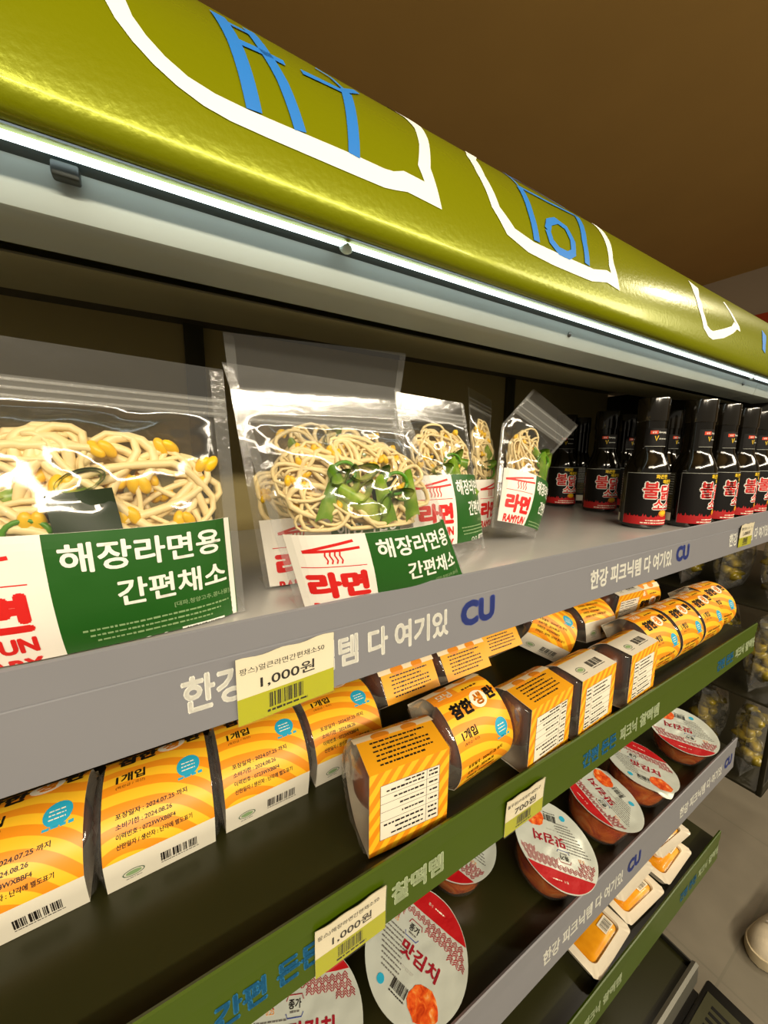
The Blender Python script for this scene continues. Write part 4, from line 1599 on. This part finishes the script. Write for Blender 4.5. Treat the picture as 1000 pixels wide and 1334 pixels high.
# ------------------------------------------------------------------ neighbouring rack beyond the end of the cooler
nb = thing('snack_rack', 'dim rack of clear snack bags beyond the far end of the cooler', 'rack', (1.27, 0.0, 0.53))
RK = mat('rack_dark_metal', '#2a2717', 0.45, metal=0.3)
for k in range(4):
    g = G()
    g.box((.40, .17, .004+k*.245), (.80, .34, .008), .002)
    g.box((.40, .002, .016+k*.245), (.80, .004, .030), .001)
    g.obj('rack_shelf', RK, nb)
for x in (.004, .796):
    for y in (.006, .334):
        g = G()
        g.box((x, y, .40), (.010, .010, .80), .001)
        g.obj('rack_post', RK, nb)
g = G()
g.box((.40, .336, .40), (.80, .008, .80), .001)
g.obj('rack_back', mat('rack_back', '#332d18', 0.6), nb)
for x in (.05, .75):
    g = G()
    g.box((x, .30, -.265), (.05, .06, .53), .003)
    g.obj('rack_leg', RK, nb)
SNK = ramp_mat('snack_yellow', [(0.30, '#3c3512'), (0.52, '#8a7a1c'), (0.66, '#d9bc2c'), (0.82, '#e9e2b0')], scale=16, detail=3, rough=0.3, coat=0.3)
SNK2 = ramp_mat('snack_olive', [(0.32, '#23230f'), (0.55, '#57552a'), (0.75, '#a39a60')], scale=20, detail=4, rough=0.3, coat=0.3)
SFILM = film('snack_film', 0.05, 0.14, 0.08, bump=0.6, bscale=40, edge=0.4)


def make_snack(label, loc, rot):
    t = thing('snack_bag', label, 'snack bag', loc, rot, 'clear snack bags on the neighbouring rack')
    g = G()

    def pil(u, v, s):
        e = (math.sin(PI*u)*math.sin(PI*v))**.5
        return Vector(((u-.5)*.15, s*.038*e+.004*noise.noise(Vector((u*5, v*5, s))), .002+v*.205))
    g.grid(lambda u, v: pil(u, v, -1), 16, 18)
    g.grid(lambda u, v: pil(u, v, 1), 16, 18, flip=True)
    g.obj('snack_film', SFILM, t, smooth=180)
    g = G()
    rnd = random.Random(4)
    for k in range(30):
        g.ball((rnd.uniform(-.045, .045), rnd.uniform(-.016, .016), rnd.uniform(.030, .165)), (.022, .014, .012), 10, 7, rot=(rnd.uniform(0, 3), 0, rnd.uniform(0, 3)), wob=.4, seed=k)
    o = g.obj('snack_piece', SNK, t, smooth=180)
    o['kind'] = 'stuff'
    return t


sn0 = make_snack('yellow snack bag at the front corner of the upper rack shelf', (1.365, .055, 1.029), (0, 0, R(4)))
sl = [(1.368, .150, 1.029, -4, 'yellow snack bag just behind the corner bag of the upper rack shelf'),
      (1.365, .245, 1.029, 5, 'yellow snack bag at the rear of the upper rack shelf'),
      (1.540, .060, 1.029, 3, 'yellow snack bag next along the front of the upper rack shelf'),
      (1.365, .055, .784, -5, 'clear snack bag at the front corner of the middle rack shelf'),
      (1.368, .150, .784, 4, 'clear snack bag in the middle depth of the middle rack shelf'),
      (1.365, .245, .784, -3, 'clear snack bag at the rear of the middle rack shelf'),
      (1.540, .060, .784, -4, 'clear snack bag next along the front of the middle rack shelf'),
      (1.365, .055, .539, 4, 'clear snack bag at the front corner of the bottom rack shelf'),
      (1.368, .150, .539, -4, 'clear snack bag behind the corner bag of the bottom rack shelf')]
for x, y, z, a, l in sl:
    dup(sn0, (x, y, z), (0, 0, R(a)), l, 'clear snack bags on the neighbouring rack')
g = G()
g.lathe([(0, 0), (.010, 0), (.012, .003), (.012, .040), (.006, .052), (.006, .060), (0, .060)], 16)
o = g.obj('drink_bottle', mat('bottle_blue', '#1573c4', 0.25))
o.location = (1.300, .022, .815)
o.rotation_euler = (0, 0, 0)
o.location = (1.283, .006, .784+.0005)
tag(o, 'small blue bottle standing among the snack bags of the dim rack', 'bottle')

# ------------------------------------------------------------------ the shoe on the floor
sh = thing('sneaker', 'worn cream sneaker standing on the grey floor at the right edge', 'shoe', (1.460, -.066, 0), (0, 0, R(168)))


def foot(t):
    """half width and centre line of the foot at t (0 heel .. 1 toe)"""
    w = .032+.016*math.sin(PI*min(1, t*.95+.05))**.8+.006*t
    if t > .80:
        w *= math.sqrt(max(0, 1-((t-.80)/.20)**2*.93))
    if t < .10:
        w *= math.sqrt(max(0.05, 1-((.10-t)/.10)**2*.8))
    return w


LEN = .28
SOLE = mat('sole_cream', '#cdbf9e', 0.6, noise_amt=0.15, noise_scale=60)
UPR = mat('canvas_cream', '#d8ccb2', 0.8, noise_amt=0.2, noise_scale=45, bump=0.3, bump_scale=300)
g = G()
N1 = 30
rows = []
vs, fs = [], []
for lev, (dz, k) in enumerate(((0, .94), (.004, 1.0), (.026, 1.02), (.030, .98))):
    for i in range(N1+1):
        t_ = i/N1
        for s in (-1, 1):
            vs.append(((t_-.5)*LEN, s*foot(t_)*k, dz+.010*max(0, t_-.8)*2))
st = 2*(N1+1)
for lev in range(3):
    for i in range(N1):
        a = lev*st+2*i
        fs += [(a, a+2, a+st+2, a+st), (a+1, a+st+1, a+st+3, a+3)]
for i in range(N1):
    fs.append((2*i, 2*i+1, 2*i+3, 2*i+2))
    a = 3*st+2*i
    fs.append((a, a+2, a+3, a+1))
for lev in range(3):
    a = lev*st
    fs.append((a, a+st, a+st+1, a+1))
    b = lev*st+2*N1
    fs.append((b, b+1, b+st+1, b+st))
g.add(vs, fs)
g.obj('sole', SOLE, sh, smooth=40)
g = G()


def upper(u, v):
    t_ = u
    w = foot(t_)*.95
    h = .040+.020*(1-t_)+.045*max(0, .55-t_)
    if t_ > .78:
        h *= math.sqrt(max(.02, 1-((t_-.78)/.22)**2))
    a = PI*v
    return Vector(((t_-.5)*LEN*.97, -w*math.cos(a)*(1-.15*math.sin(a)), .027+h*math.sin(a)**.8))


g.grid(lambda u, v: upper(.40+.60*u, v), 28, 18)
for v0, v1 in ((0, .36), (.64, 1)):
    g.grid(lambda u, v: upper(.40*u, v0+(v1-v0)*v), 16, 8)
g.grid(lambda u, v: upper(.035*u, .30+.40*v)-Vector((0, 0, .012)), 3, 8)
g.obj('upper', UPR, sh, smooth=60)
g = G()
g.tube([upper(.40*(1-i/12), .36) for i in range(12)]+[upper(.02, .36+.28*i/6) for i in range(7)]+[upper(.40*i/12, .64) for i in range(1, 13)]+[upper(.40, .64-.28*i/6) for i in range(1, 7)], .0035, 8)
g.obj('collar', mat('collar_cream', '#c9bb9c', 0.85), sh, smooth=180)
g = G()
g.grid(lambda u, v: Vector(((.03+.50*u-.5)*LEN, (v-.5)*1.7*foot(.03+.50*u), .034)), 12, 4)
g.obj('insole', mat('insole_dark', '#3b342a', 0.9), sh, smooth=0)
for k in range(6):
    t_ = .42+k*.055
    g = G()
    g.tube([upper(t_+.02*(j/8-.5), .30+.40*j/8)+Vector((0, 0, .003)) for j in range(9)], .0028, 6)
    g.obj('lace', mat('lace_white', '#efe8d8', 0.8), sh, smooth=60)
